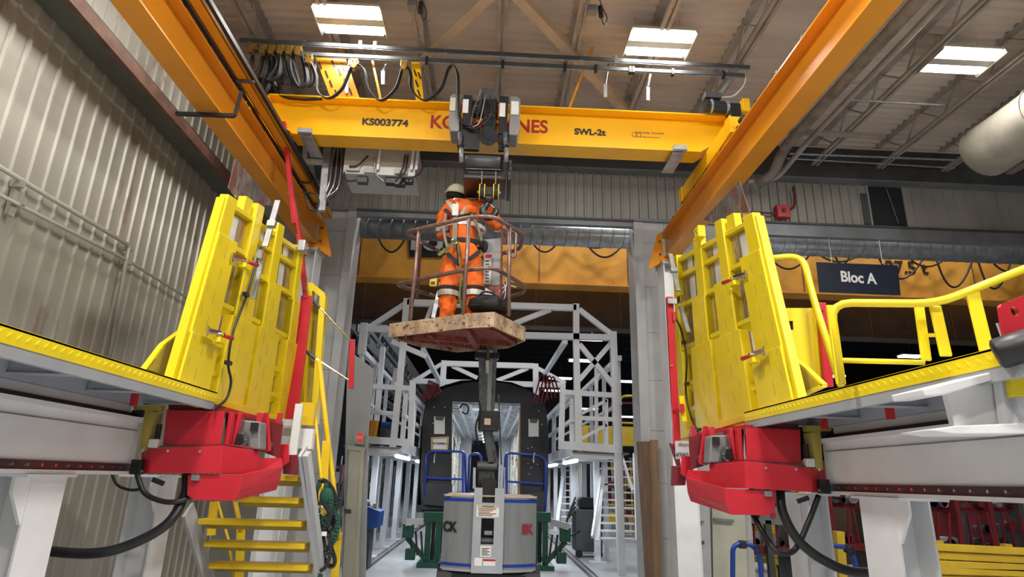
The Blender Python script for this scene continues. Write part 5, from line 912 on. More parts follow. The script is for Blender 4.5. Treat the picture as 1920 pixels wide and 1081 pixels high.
web([(857, 455, yb_-.02), (860, 475, yb_-.04), (860, 495, yb_-.04)], .045, 'strap'); web([(838, 474, yb_+.02), (850, 486, yb_-.02), (862, 496, yb_-.02)], .05, 'strap'); web([(900, 470, yb_+.05), (885, 482, yb_-.02), (870, 490, yb_-.02)], .05, 'strap')
web([(852, 455, yb_-.04), (838, 466, yb_-.06), (822, 478, yb_-.08)], .04, 'strapg', 'lanyard'); web([(858, 452, yb_-.05), (862, 490, yb_-.06), (864, 520, yb_-.08), (862, 560, yb_-.08), (870, 590, yb_-.08)], .025, 'strapg', 'lanyard')
q = PP(854, 392, yb_+.0); build(G().box(q.x-.04, q.x+.04, q.y-.02, q.y+.01, q.z-.09, q.z+.07), 'shock_pack', 'paper', pr_, bevel=.01); build(G().tube([q+V((.03*math.cos(a_), -.015, .1+.04*math.sin(a_))) for a_ in [k*math.pi/6 for k in range(13)]], .007, 6), 'd_ring', 'chrome', pr_)
q = PP(852, 452, yb_-.05); build(G().tube([q+V((.035*math.cos(a_), 0, .03*math.sin(a_))) for a_ in [k*math.pi/6 for k in range(13)]], .006, 6), 'back_ring', 'chrome', pr_)
q = PP(908, 462, Yb+.05); build(G().ball(q, .05, .05, .08), 'belt_pouch', 'strap', pr_, smooth=True)
# ================= BEYOND THE OPENING =================
# overhead crane girder of the next hall
def girder(nm, lab, y, ztop, zbot, mm, x0, x1, fl=.35):
    t = thing(nm, lab, 'crane girder', (0, y, zbot)); build(G().box(x0, x1, y-.01, y+.3, zbot+.03, ztop), 'web_plate', mm, t); build(G().box(x0, x1, y-.10, y+.35, zbot, zbot+.03), 'bottom_flange', mm, t)
    for x in range(int(x0), int(x1), 2): build(G().box(x, x+.02, y-.02, y-.01, zbot+.03, ztop), 'joint', 'stain', t)
    return t
YG = 13.0
t = girder('overhead_girder', 'old orange overhead crane girder behind the openings, marked 27.5 t', YG, 7.3, 5.74, 'dork', -3.4, 16)
text('27.5 t', P(1700, 502, Y=YG-.03), .42, 'blk', t, bold=.008)
t2 = girder('brown_girder', 'dark brown girder hanging below and behind the orange overhead girder', 13.9, 5.95, 5.0, 'brown', -3.4, 16)
for i, px in enumerate((1590, 1710, 1830)): q = P(px, 605, Y=13.7); build(G().prism([q+V((-.15, 0, .1)), q+V((.35, 0, .1)), q+V((-.1, 0, -.12))], (0, .02, 0)), 'gusset', 'brown', t2)
t = thing('girder_festoon', 'black cable loops sagging in front of the orange overhead girder', 'cable', (3, YG-.25, 6.5)); 
seg = [((690, 420), (790, 445)), ((975, 455), (1060, 415)), ((1060, 415), (1140, 440)), ((1085, 415), (1180, 455)), ((1140, 440), (1180, 455)), ((1440, 462), (1490, 475)), ((1480, 460), (1540, 470)), ((1530, 462), (1630, 470)), ((1630, 460), (1660, 490)), ((1660, 465), (1735, 480)), ((1720, 470), (1790, 465)), ((1750, 470), (1820, 475)), ((1825, 475), (1890, 490)), ((1860, 480), (1940, 500))]
seg = [(700, 770, 425, 45), (900, 1000, 425, 30), (985, 1060, 430, 40), (1060, 1180, 438, 25), (1090, 1180, 440, 40), (1430, 1530, 462, 40), (1520, 1630, 464, 25), (1560, 1600, 464, 30), (1640, 1740, 470, 50), (1690, 1790, 468, 30), (1750, 1830, 470, 65), (1830, 1900, 478, 60), (1850, 1940, 478, 30)]
for a, b, y_, sg in seg:
    build(G().tube(spline([P(a, y_, Y=YG-.25), P(a*.75+b*.25, y_+sg*.8, Y=YG-.25), P((a+b)/2, y_+sg*1.05, Y=YG-.25), P(a*.25+b*.75, y_+sg*.75, Y=YG-.25), P(b, y_, Y=YG-.25)], 5), .022, 6), 'loop', 'black', t, smooth=True)
t = thing('black_sign', 'black sign board with white characters half hidden behind the basket', 'sign', P(800, 480, Y=12.96)); build(G().prism([P(*q, Y=12.96) for q in ((766, 430), (830, 430), (830, 482), (768, 481))], (0, .02, 0)), 'board', 'blk', t)
text('I O', P(800, 457, Y=12.95), .42, 'refl', t, bold=.03, sx=1.25)
# far hall lamps
pts = [(1110, 635), (1087, 677), (1052, 710), (1040, 735), (1036, 750), (1177, 716), (1175, 782), (1105, 767), (1085, 725), (1708, 669), (1560, 706), (960, 690)]
for i, (px, py) in enumerate([(1110, 637), (1088, 677), (1051, 710), (1040, 733), (1178, 716), (1176, 782), (1100, 767), (1708, 669), (1562, 706)]):
    q = P(px, py, Z=8.4); 
    if q.y > 55: q = P(px, py, Y=50)
    k = q.y/20
    t = thing('far_lamp', 'small bright far lamp, '+['right of the basket, under the gantry beam', 'below the basket right corner', 'above the right red hose', 'nearest the train roof', 'right edge of the opening, upper', 'right edge of the opening, lower', 'behind the right gantry railing', 'under the right guard rail', 'low behind the guard rail post'][i], 'lamp', q, 'far hall lamps')
    build(G().box(q.x-.36*k, q.x+.36*k, q.y-.25, q.y+.25, q.z, q.z+.08), 'diffuser', 'farlamp', t); build(G().box(q.x-.42*k, q.x+.42*k, q.y-.3, q.y+.3, q.z+.08, q.z+.14), 'housing', 'dgrey', t); build(G().cyl((q.x, q.y, q.z+.14), (q.x, q.y, 9.8), .02, 6), 'hanger', 'dgrey', t)
# gantries
Y1 = 12.0; zp = P(1100, 843, Y=Y1).z; W_ = .095
def B(t, a, b, nm='beam', w_=W_, mm='scaf', Y=Y1, **k): return build(G().bar(P(*a, Y=Y), P(*b, Y=Y), w_, w_, up=(0, 1, 0)), nm, mm, t, **k)
t = thing('portal_truss', 'white portal truss of square tubes spanning over the near end of the rail car', 'truss', (0, Y1, 3.5))
B(t, (764, 567), (1080, 577), 'top_chord', .12); B(t, (686, 616), (760, 618), 'lower_chord', .11); B(t, (960, 628), (1150, 633), 'lower_chord', .12)
B(t, (763, 560), (757, 640), 'post', .12); B(t, (1080, 570), (1080, 640), 'post', .12)
B(t, (762, 568), (692, 614), 'brace'); B(t, (1086, 580), (1148, 628), 'brace'); B(t, (1032, 580), (965, 606), 'brace'); B(t, (735, 640), (800, 668), 'brace'); B(t, (812, 565), (785, 640), 'brace', .07)
for s in (-1, 1):
    side = 'left' if s < 0 else 'right'
    t = thing('work_gantry', 'white square tube gantry with raised walkway on the '+side+' side of the rail car', 'gantry', (s*2.2, 15, 0), 'work gantries')
    if s > 0:
        B(t, (1149, 622), (1167, 1100), 'post', .13); B(t, (1080, 640), (1084, 838), 'post', .12); B(t, (1055, 722), (1052, 842), 'post', .1)
        B(t, (1057, 735), (1155, 741), 'rail'); B(t, (1086, 783), (1158, 786), 'rail', .08); B(t, (1050, 834), (1162, 842), 'deck_edge', .15)
        B(t, (1086, 645), (1150, 722), 'brace'); B(t, (1148, 640), (1086, 712), 'brace'); B(t, (1118, 682), (1118, 834), 'inner_post', .07, Y=13)
        B(t, (1137, 748), (1137, 834), 'post', .06); B(t, (1137, 750), (1090, 775), 'rail', .06); B(t, (1137, 796), (1090, 822), 'rail', .06)
    else:
        B(t, (684, 606), (678, 665), 'post', .14); B(t, (757, 640), (737, 838), 'post', .12); B(t, (774, 713), (770, 830), 'post', .11)
        B(t, (697, 724), (776, 728), 'rail'); B(t, (692, 772), (738, 775), 'rail', .08); B(t, (688, 824), (775, 830), 'deck_edge', .13); B(t, (718, 650), (706, 790), 'post', .1, Y=13)
        B(t, (742, 690), (736, 725), 'post', .07, Y=14)
    zp = P(1100, 843, Y=Y1).z if s > 0 else P(730, 833, Y=Y1).z
    xin, xout = s*1.62, s*2.55
    ys = [12.1, 13.7, 15.5, 17.4, 19.5, 21.8, 24.3]
    for i, y in enumerate(ys):
        if i: build(G().box(s*2.30, s*2.42, y-.06, y+.06, 0, zp-.05), 'leg', 'scaf', t); build(G().box(s*2.18, s*2.54, y-.14, y+.14, 0, .03), 'foot_plate', 'scaf', t)
        build(G().box(s*2.62-.04, s*2.62+.04, y+.3, y+.38, 0, zp+1.9), 'outer_leg', 'scaf', t)
        build(G().box(xin-.04, xin+.04, y-.04, y+.04, zp, zp+1.05), 'rail_post', 'scaf', t); build(G().box(xin, s*2.6, y-.05, y+.05, zp-.16, zp-.06), 'joist', 'scaf', t)
    for z, w2 in ((zp+1.05, .05), (zp+.55, .035)): build(G().box(xin-w2, xin+w2, 12, 25, z-w2, z+w2), 'long_rail', 'scaf', t)
    build(G().box(s*2.62-.05, s*2.62+.05, 12.3, 25, zp+1.8, zp+1.9), 'top_long_rail', 'scaf', t); build(G().box(s*2.62-.03, s*2.62+.03, 12.3, 25, zp+.9, zp+.96), 'outer_rail', 'scaf', t)
    build(G().box(xin, s*2.7, 12, 25, zp-.06, zp-.03), 'walkway', 'grey', t); build(G().box(xin-.02, xin+.02, 12, 25, zp-.12, zp+.08), 'toe_board', 'scaf', t)
    for y in (12.9, 16.5, 20.5):
        k = thing('work_light', 'fluorescent tube light under the '+side+' gantry walkway, '+{12.9: 'nearest', 16.5: 'middle', 20.5: 'farthest'}[y]+' one', 'lamp', (s*1.75, y, zp-.22), 'walkway tube lights')
        build(G().box(s*1.75-.05, s*1.75+.05, y-.55, y+1.6, zp-.16, zp-.11), 'housing', 'scaf', k); build(G().cyl((s*1.75, y-.5, zp-.19), (s*1.75, y+1.5, zp-.19), .035, 10), 'tube', 'tube', k)
        area((s*1.75, y+.1, zp-.30), .1, 1.2, 18, col=(.88, .95, 1))
# far portal
t = thing('portal_truss', 'white portal truss above the roof of the rail car, farther back', 'truss', (0, 17, 3.5)); Y2 = 17
B(t, (835, 681), (1002, 686), 'top_chord', .14, Y=Y2); B(t, (775, 714), (1060, 722), 'lower_chord', .14, Y=Y2); B(t, (833, 676), (829, 732), 'post', .15, Y=Y2); B(t, (1004, 682), (1005, 740), 'post', .15, Y=Y2)
B(t, (848, 686), (895, 708), 'brace', .1, Y=Y2); B(t, (990, 690), (932, 713), 'brace', .1, Y=Y2); B(t, (828, 682), (780, 712), 'brace', .1, Y=Y2); B(t, (1008, 690), (1060, 718), 'brace', .1, Y=Y2)
build(G().bar(P(793, 655, Y=13.5), P(823, 712, Y=16.9), .1), 'tie_beam', 'scaf', t); build(G().bar(P(1060, 640, Y=13), P(1022, 700, Y=16.9), .1), 'tie_beam', 'scaf', t)
# red hoses
for i, (cx0, cx1, top, bot) in enumerate([(800, 823, 713, 745), (1008, 1043, 700, 750)]):
    t = thing('red_hose', 'loops of red hose hanging over the '+['left', 'right'][i]+' shoulder of the rail car', 'hose', P(cx0, bot, Y=14))
    for k in range(4):
        a = cx0+k*(cx1-cx0)/5; b = a+(cx1-cx0)*.45; build(G().tube(spline([P(a-8+(0 if i else -3), bot+5, Y=14), P(a, (top+bot)/2, Y=14), P((a+b)/2, top+k*2, Y=14), P(b, (top+bot)/2, Y=14), P(b+4, bot-3*k, Y=14)], 5), .02, 6), 'hose_loop', 'redc', t, smooth=True)
# ---------------- rail car ----------------
YC = 14.4; t = thing('rail_car', 'unfinished rail car body with black end and open doorway on green jacks', 'rail car', (-.08, 20, .75))
def T(px, py, Y=YC): return P(px, py, Y=Y)
out = [T(790, 955), T(788, 900), T(792, 800), T(800, 752), T(815, 736), T(840, 725), T(875, 717), T(912, 714), T(950, 718), T(985, 728), T(1008, 740), T(1022, 757), T(1028, 800), T(1028, 905), T(1024, 955)]
inn0 = [T(850, 932), T(850, 752), T(975, 756), T(975, 940)]
# black end ring: left panel, right panel, top
build(G().prism([out[0], out[1], out[2], out[3], T(848, 752), T(846, 955)], (0, .08, 0)), 'left_end_panel', 'trainb', t); build(G().prism([T(976, 958), T(976, 756), out[11], out[12], out[13], out[14]], (0, .08, 0)), 'right_end_panel', 'trainb', t)
build(G().prism([T(848, 752), out[3], out[4], out[5], out[6], out[7], out[8], out[9], out[10], out[11], T(976, 756)], (0, .08, 0)), 'roof_end_panel', 'trainb', t)
build(G().prism([T(846, 932), T(976, 940), T(976, 960), T(846, 955)], (0, .08, 0)), 'sill', 'trainb', t)
# shell
zf = 1.02; cxm = -.09; hw = 1.42
prof = [(-hw, .9), (-hw-.02, 2.6), (-hw+.05, 3.3), (-hw+.35, 3.62), (-.6, 3.78), (0, 3.83), (.6, 3.78), (hw-.35, 3.62), (hw-.05, 3.3), (hw+.02, 2.6), (hw, .9)]
g = G(); n = len(prof); L0, L1 = YC+.08, YC+18
g.add([(cxm+x, y, z) for y in (L0, L1) for x, z in prof]+[(cxm+x*.93, y, z*.955 if z > 1 else z) for y in (L0, L1) for x, z in prof], [(i, i+1, n+i+1, n+i) for i in range(n-1)]+[(2*n+i, 3*n+i, 3*n+i+1, 2*n+i+1) for i in range(n-1)])
build(g, 'body_shell', 'galv', t); build(G().box(cxm-hw, cxm+hw, L0, L1, .85, 1.0), 'underframe', 'trainb', t); build(G().box(cxm-1.2, cxm+1.2, L0, L1, 1.0, 1.03), 'car_floor', 'grey', t)
build(G().box(cxm-1.3, cxm+1.3, L0+.1, L1, 3.40, 3.42), 'ceiling_liner', 'foil', t)
for i in range(26): y = L0+.15+i*.6; build(G().box(cxm-1.25, cxm+1.25, y, y+.09, 3.30, 3.40), 'roof_bow', 'foil', t)
for x in (-.9, -.62, -.35, .35, .62, .9): build(G().box(cxm+x-.03, cxm+x+.03, L0+.1, L1, 3.24, 3.31), 'roof_stringer', 'foil', t)
for s in (-1, 1):
    build(G().box(cxm+s*1.24, cxm+s*1.27, L0, L1, 1.0, 3.4), 'side_liner', 'foil', t)
    for i in range(16): y = L0+.1+i*.9; build(G().box(cxm+s*1.10, cxm+s*1.24, y, y+.12, 1.0, 3.35), 'side_frame', 'foil' if i % 3 else 'straw', t)
    for z in (1.5, 2.1, 2.7): build(G().box(cxm+s*1.14, cxm+s*1.22, L0, L1, z, z+.06), 'side_rail', 'foil', t)
    build(G().box(cxm+s*.80, cxm+s*.88, L0+.02, L0+.1, 1.0, 3.2), 'door_trim', 'straw', t)
    build(G().box(cxm+s*.62, cxm+s*1.2, L0+14, L0+14.1, 1.0, 3.3), 'bulkhead', 'white', t)
random.seed(11)
for i in range(26):
    x = random.choice((-1, 1))*random.uniform(.85, 1.05); y = L0+random.uniform(.1, 8); z = random.uniform(1.6, 3.3); build(G().tube(spline([V((cxm+x, y, z)), V((cxm+x*.95, y+.2, z-.2)), V((cxm+x, y+.5, z-.1)), V((cxm+x*1.02, y+.7, z-.35))], 3), .012, 5), 'loose_cable', random.choice(('black', 'foil', 'galv')), t)
build(G().tube(spline([T(862, 765, YC+.2), T(868, 757, YC+.2), T(878, 762, YC+.2), T(876, 775, YC+.2), T(866, 772, YC+.2)], 4), .02, 6), 'cable_coil', 'black', t, smooth=True)
for i in range(7): y = L0+1.5+i*2.2; build(G().box(cxm-.12, cxm+.12, y, y+.5, 3.2, 3.23), 'interior_lamp', 'farlamp', t)
area((cxm, L0+3, 3.15), .6, 5, 170, col=(.85, .92, 1)); area((cxm, L0+9, 3.15), .6, 5, 130, col=(.85, .92, 1))
for (a, b, c_, d) in ((814, 780, 834, 813), (991, 785, 1010, 818)): build(G().prism([T(a, b, YC-.01), T(c_, b, YC-.01), T(c_, d, YC-.01), T(a, d, YC-.01)], (0, .008, 0)), 'paper_notice', 'paper', t); build(G().prism([T(a+2, b, YC-.016), T(c_, b, YC-.016), T(c_-4, b+8, YC-.016), T(a+3, b+7, YC-.016)], (0, .004, 0)), 'photo_patch', 'dgrey', t)
build(G().prism([T(808, 819, YC-.01), T(842, 818, YC-.01), T(840, 844, YC-.01), T(808, 843, YC-.01)], (0, .008, 0)), 'tan_placard', 'straw', t); build(G().prism([T(812, 822, YC-.02), T(838, 822, YC-.02), T(837, 842, YC-.02), T(812, 841, YC-.02)], (0, .004, 0)), 'placard_sheet', 'paper', t)
text('44 YANKEE 2', T(824.5, 831, YC-.03), .055, 'blk', t, bold=.002)
for px, py in ((814, 763), (834, 763), (1010, 770), (812, 793), (1016, 795), (990, 840), (997, 838), (990, 868), (999, 862), (1008, 870), (996, 876), (992, 888)): q = T(px, py, YC); build(G().cyl(q+V((0, -.012, 0)), q, .014, 6), 'rivet', 'galv', t)
build(G().prism([T(788, 905, YC-.1), T(848, 907, YC-.1), T(846, 950, YC-.1), T(795, 945, YC-.1)], (0, .1, 0)), 'anticlimber', 'trainb', t); build(G().prism([T(978, 925, YC-.1), T(1024, 920, YC-.1), T(1020, 962, YC-.1), T(978, 962, YC-.1)], (0, .1, 0)), 'anticlimber', 'trainb', t)
build(G().box(cxm-.5, cxm-.2, YC+.2, YC+1.6, .2, .85), 'coupler_frame', 'blackm', t); build(G().box(cxm+.2, cxm+.5, YC+.2, YC+1.6, .2, .85), 'coupler_frame', 'blackm', t)
# green jacks
for i, (cx_, d) in enumerate([(812, -1), (1013, 1), (830, -1), (1000, 1)]):
    YJ = 12.6 if i < 2 else 14; t = thing('lifting_jack', 'dark green screw jack stand '+['left of', 'right of', 'inner left of', 'inner right of'][i]+' the grey boom lift turret', 'jack', P(cx_, 1080, Y=YJ), 'green jacks'); x = P(cx_, 1000, Y=YJ).x; z1_ = P(cx_, 972, Y=YJ).z
    for s in (-1, 1): build(G().box(x+s*.1-.05, x+s*.1+.05, YJ, YJ+.12, 0, z1_), 'mast_leg', 'green', t)
    build(G().box(x-.2, x+.2, YJ-.02, YJ+.16, z1_-.06, z1_+.12), 'head', 'green', t, bevel=.01); build(G().cyl((x, YJ+.05, .1), (x, YJ+.05, z1_), .035, 10), 'screw', 'blackm', t)
    build(G().box(x-.25, x+.25, YJ-.25, YJ+.4, 0, .08), 'base', 'green', t)
    if i < 2:
        build(G().bar((x+d*.1, YJ-.1, .12), (x+d*.48, YJ-.1, .5), .03, .09), 'folding_arm', 'green', t); build(G().box(x+d*.36, x+d*.56, YJ-.2, YJ-.05, .5, .75), 'arm_pad', 'green', t, bevel=.01); build(G().box(x+d*.3, x+d*.48, YJ-.2, YJ-.05, -.0+.12, .32), 'arm_pad', 'green', t, bevel=.01)
        for k in range(3): build(G().bar((x+d*(.16+.1*k), YJ-.12, .2), (x+d*(.22+.1*k), YJ-.12, .62), .035, .05), 'arm_bar', 'blackm', t)
        build(G().bar((x+d*.2, YJ, z1_-.05), (x+d*.5, YJ-.3, .78), .03, .12), 'top_arm', 'whiteg', t)
# blue rails of the lift platform in front of the car
for i, (pts, midp) in enumerate([([(796, 930), (800, 852), (810, 845), (872, 846), (874, 925)], ((798, 895), (868, 898))), ([(1021, 960), (1023, 862), (1010, 853), (948, 848), (944, 930)], ((952, 902), (1018, 907))), ([(878, 925), (880, 850), (902, 850), (904, 895)], None)]):
    t = thing('blue_rail', 'blue tubular guard rail '+['left of', 'right of', 'directly behind'][i]+' the boom in front of the rail car', 'railing', P(*pts[0], Y=14.32), 'blue rails')
    build(G().tube(arc([P(*q, Y=14.32) for q in pts], .12), .028, 8), 'tube', 'blue', t, smooth=True)
    if midp: build(G().tube([P(*midp[0], Y=14.32), P(*midp[1], Y=14.32)], .024, 8), 'mid_tube', 'blue', t); q = P((pts[1][0]+pts[2][0])/2+(12 if i == 0 else -14), 848, Y=14.27); build(G().tube(arc([q, q+V((-.02, 0, -.05)), q+V((-.02, 0, -.22))], .02), .01, 6), 'pin', 'galv', t); build(G().bar(P(pts[-1][0]-(6 if i == 0 else -6), 850, Y=14.32), P(pts[-1][0]-(6 if i == 0 else -6), 930, Y=14.32), .05), 'post', 'blue', t)
# ---------------- left side of the opening ----------------
t = thing('partition_panel', 'tall grey partition with a cream door and exit sign inside the opening at left', 'partition', P(660, 1081, Y=10.7)); Yq = 10.55
build(G().prism([P(*q, Y=Yq) for q in ((652, 655), (700, 690), (690, 810), (684, 1120), (640, 1120))], (0, .06, 0)), 'panel', 'partn', t)
Yd = Yq-.08; dr = build(G().prism([P(*q, Y=Yd) for q in ((655, 842), (676, 846), (672, 1120), (640, 1120))], (0, .03, 0)), 'cream_door', 'door', t); build(G().prism([P(*q, Y=Yd-.02) for q in ((652, 834), (684, 838), (683, 846), (652, 842))], (0, .05, 0)), 'door_head', 'door', t); build(G().bar(P(680, 842, Y=Yd), P(665, 1120, Y=Yd), .05), 'door_post', 'door', t)
build(G().prism([P(*q, Y=Yd-.02) for q in ((645, 953), (658, 955), (658, 962), (645, 961))], (0, .02, 0)), 'louvre', 'dgrey', dr)
build(G().prism([P(*q, Y=Yd-.06) for q in ((664, 807), (682, 809), (681, 833), (664, 831))], (0, .05, 0)), 'sign_case', 'partn', t, bevel=.006); build(G().prism([P(*q, Y=Yd-.065) for q in ((669, 811), (680, 812), (680, 829), (669, 828))], (0, .004, 0)), 'exit_face', 'exitr', t); text('EXIT', P(674.5, 820, Y=Yd-.075), .075, 'wht', t, rot=(math.pi/2, 0, .1), sx=.6)
t = thing('blue_bin', 'blue tapered hopper bin just inside the opening at left', 'bin', P(690, 1000, Y=12.2)); build(G().prism([P(*q, Y=12.0) for q in ((672, 943), (713, 958), (709, 988), (668, 998))], (0, .5, 0)), 'hopper', 'blueb', t, bevel=.01); q = P(680, 945, Y=12.2); build(G().ball(q, .14, .14, .12), 'grey_sack', 'dgrey', t, smooth=True); q = P(705, 948, Y=12.2); build(G().box(q.x-.05, q.x+.02, q.y-.04, q.y+.04, q.z-.06, q.z+.04), 'wooden_block', 'straw', t); q = P(688, 975, Y=12.3); build(G().box(q.x-.12, q.x+.12, 12.1, 12.45, 0, P(688, 990, Y=12.3).z), 'stand', 'dgrey', t)
# items on the left walkway
q = P(697, 826, Y=12.4)
def Zp(px, py, Y): return P(px, py, Y=Y)
a = Zp(697, 800, 12.4); solo(G().cyl(V((a.x, a.y, zp)), V((a.x, a.y, zp+.45)), .11, 16, .13), 'orange_bucket', 'crane2', 'orange yellow bucket on the left gantry walkway', 'bucket')
a = Zp(728, 790, 12.6); t = thing('blue_crate', 'small blue tub of tools on the left gantry walkway', 'tub', V((a.x, a.y, zp))); build(G().box(a.x-.14, a.x+.1, a.y-.1, a.y+.1, zp, zp+.34), 'tub', 'dgrey', t, bevel=.02); build(G().box(a.x-.12, a.x+.08, a.y-.1, a.y+.1, zp+.34, zp+.45), 'blue_tray', 'blueb', t, bevel=.02); build(G().cyl((a.x-.3, a.y, zp), (a.x-.26, a.y, zp+.4), .06, 10), 'machine_column', 'blackm', t)
# crane runway and clutter high on the left beyond the opening
t = thing('far_runway', 'dark steel crane runway with cable trays receding along the left of the far hall', 'runway', (-3.6, 14, 4.5))
for (x, z, w_, h_) in ((-3.5, 6.0, .25, .5), (-3.3, 5.3, .1, .12), (-3.2, 4.9, .06, .3), (-3.45, 4.4, .12, .1), (-3.4, 3.9, .3, .06)): build(G().box(x-w_/2, x+w_/2, 11, 40, z-h_/2, z+h_/2), 'long_beam', 'dgrey', t)
random.seed(21)
for i in range(24): y = 11.3+i*.7; build(G().bar((-3.5, y, 4.2), (-3.3+random.uniform(-.1, .2), y+random.uniform(-.2, .2), 5.6), .05), 'hanger', random.choice(('dgrey', 'galv', 'dgrey')), t)
for i in range(9): y = 11.6+i*1.3; build(G().box(-3.45, -3.15, y, y+.35, 4.5+random.uniform(0, .6), 5.0), 'junction_box', random.choice(('dgrey', 'grey', 'blackm')), t)
# storage clutter between gantry legs (left and right)
random.seed(31)
for s, cnt in ((-1, 9), (1, 10)):
    for i in range(cnt):
        y = 13+i*1.25; x = s*(3.25+random.uniform(0, .25)) if s < 0 else 4.2+random.uniform(0, 1.6)
        desc = ['nearest', 'second', 'third', 'fourth', 'fifth', 'sixth', 'seventh', 'eighth', 'ninth', 'farthest'][i]
        t = thing('storage_rack', desc+' dark rack of pipes and boxes behind the '+('left' if s < 0 else 'right')+' gantry legs', 'rack', (x, y, 0))
        hh = random.uniform(1.7, 2.3); wd = .5 if s < 0 else .9
        for u in (-.5, .5):
            for v in (-.2, .2): build(G().box(x+u*wd-.02, x+u*wd+.02, y+v-.02, y+v+.02, 0, hh), 'upright', random.choice(('dgrey', 'redc', 'guard') if s > 0 else ('dgrey', 'grey')), t)
        for z in (.35, .9, 1.4, hh-.05): build(G().box(x-wd/2, x+wd/2, y-.22, y+.22, z, z+.03), 'shelf', 'guard' if s > 0 and random.random() < .5 else 'dgrey', t)
        for z in (.38, .93, 1.43):
            for k in range(3):
                if random.random() < .8: a = x-wd/2+.08+k*wd/3; build(G().box(a, a+wd/4, y-.18, y+.12, z, z+random.uniform(.12, .36)), 'box', random.choice(('straw', 'redc', 'dgrey', 'olive', 'blackm', 'brown', 'guard') if s > 0 else ('dgrey', 'blackm', 'brown', 'redc', 'grey')), t, bevel=.01)
        for k in range(4): a = x+random.uniform(-.2, .2); build(G().cyl((a, y-.26, 0), (a+random.uniform(-.1, .1), y-.22, hh+.2), .02, 6), 'leaning_pipe', random.choice(('galv', 'redc', 'straw') if s > 0 else ('galv', 'dgrey', 'brown')), t)
# right side stairs
def stair(lab, pxa, pxb, py0, py1, n_, Ya, Yb, hand=True):
    t = thing('gantry_stair', lab, 'stair', P(pxa, py1, Y=Yb), 'gantry stairs')
    for i in range(n_):
        u = i/(n_-1); Y = Ya+(Yb-Ya)*u; y_ = py0+(py1-py0)*u; a = P(pxa, y_, Y=Y); b = P(pxb, y_, Y=Y); build(G().box(a.x, b.x, Y, Y+.22, a.z-.03, a.z), 'tread', 'scaf', t)
    for px in (pxa, pxb): build(G().bar(P(px+(6 if px == pxa else 0), py0-12, Y=Ya), P(px-(8 if px == pxa else -6), py1+5, Y=Yb), .03, .09, up=(1, 0, 0)), 'stringer', 'scaf', t)
    return t
t = stair('white open stair with many treads climbing behind the right gantry', 1127, 1190, 862, 1008, 11, 14.6, 12.6)
build(G().bar(P(1134, 848, Y=14.2), P(1110, 1006, Y=12.6), .04, .07), 'side_stringer', 'scaf', t); build(G().bar(P(1165, 852, Y=14), P(1187, 920, Y=13), .04, .07), 'side_stringer', 'scaf', t)
stair('second white open stair farther along the right gantry', 1052, 1080, 880, 980, 9, 18.5, 17)
t = thing('yellow_ladder_guard', 'yellow bent tube guard at the edge of the right gantry walkway', 'railing', P(1165, 845, Y=13)); build(G().tube(arc([P(1163, 842, Y=13), P(1163, 742, Y=13), P(1187, 742, Y=13)], .2), .025, 8), 'tube', 'yel2', t, smooth=True); build(G().tube([P(1164, 792, Y=13), P(1187, 793, Y=13)], .02, 8), 'mid_tube', 'yel2', t)
t = thing('red_tube_guard', 'dark red tube guard hooked on the right gantry beyond the yellow one', 'railing', P(1145, 790, Y=14)); build(G().tube(arc([P(1142, 775, Y=14), P(1144, 755, Y=14), P(1187, 756, Y=14)], .1), .02, 8), 'tube', 'redc', t, smooth=True)
t = thing('yellow_machine', 'long yellow overhead equipment band in the far right of the hall', 'machine', P(1140, 815, Y=24)); a = P(1085, 832, Y=24); b = P(1200, 800, Y=24); build(G().box(a.x, b.x+3, 24, 24.5, a.z, b.z), 'body', 'guard', t); [build(G().box(x_, x_+.15, 24.1, 24.4, 0, a.z), 'leg', 'guard', t) for x_ in (a.x, b.x+2.8)]
for i in range(5): build(G().box(a.x+.4+i*.9, a.x+.7+i*.9, 23.97, 24, a.z+.1, b.z-.1), 'window', 'dgrey', t)
t = thing('welding_cart', 'black wheeled cart with hoses on the floor behind the right gantry', 'cart', P(1100, 980, Z=0)); q = P(1103, 985, Y=14.6); build(G().box(q.x-.3, q.x+.3, 14.5, 15.1, .12, 1.0), 'cabinet', 'dgrey', t, bevel=.03); build(G().box(q.x-.2, q.x+.25, 14.6, 15, 1.0, 1.25), 'reel', 'blackm', t, bevel=.05)
for k in range(4): build(G().tube(spline([q+V((-.3, -.1, .3+.1*k)), q+V((-.5, -.15, .1)), q+V((-.45, -.1, -.2)), q+V((-.2, -.1, -.1))], 4), .02, 6), 'hose', 'black', t, smooth=True)
for x in (-.22, .22): build(G().cyl((q.x+x, 14.5, .08), (q.x+x, 14.56, .08), .08, 12), 'caster', 'black', t)
# ---------------- right bay at floor level ----------------
t = thing('plywood_board', 'brown board leaning against the right side of the opening', 'board', P(1215, 1081, Y=9.75)); build(G().prism([P(*q, Y=9.7) for q in ((1194, 827), (1219, 827), (1225, 1110), (1212, 1110))], (0, .03, 0)), 'dark_board', 'ply', t); build(G().prism([P(*q, Y=9.72) for q in ((1219, 824), (1234, 824), (1242, 1110), (1222, 1110))], (0, .03, 0)), 'light_board', 'ply2', t)
t = thing('pier_door', 'pale steel cover door with latch rods on the pier below the right red carriage', 'door', P(1340, 1081, Y=9.8)); build(G().prism([P(*q, Y=9.85) for q in ((1335, 940), (1396, 940), (1402, 1110), (1338, 1110))], (0, .04, 0)), 'cover', 'door', t); build(G().prism([P(*q, Y=9.83) for q in ((1298, 940), (1330, 940), (1335, 1110), (1302, 1110))], (0, .05, 0)), 'cover', 'whiteg', t)
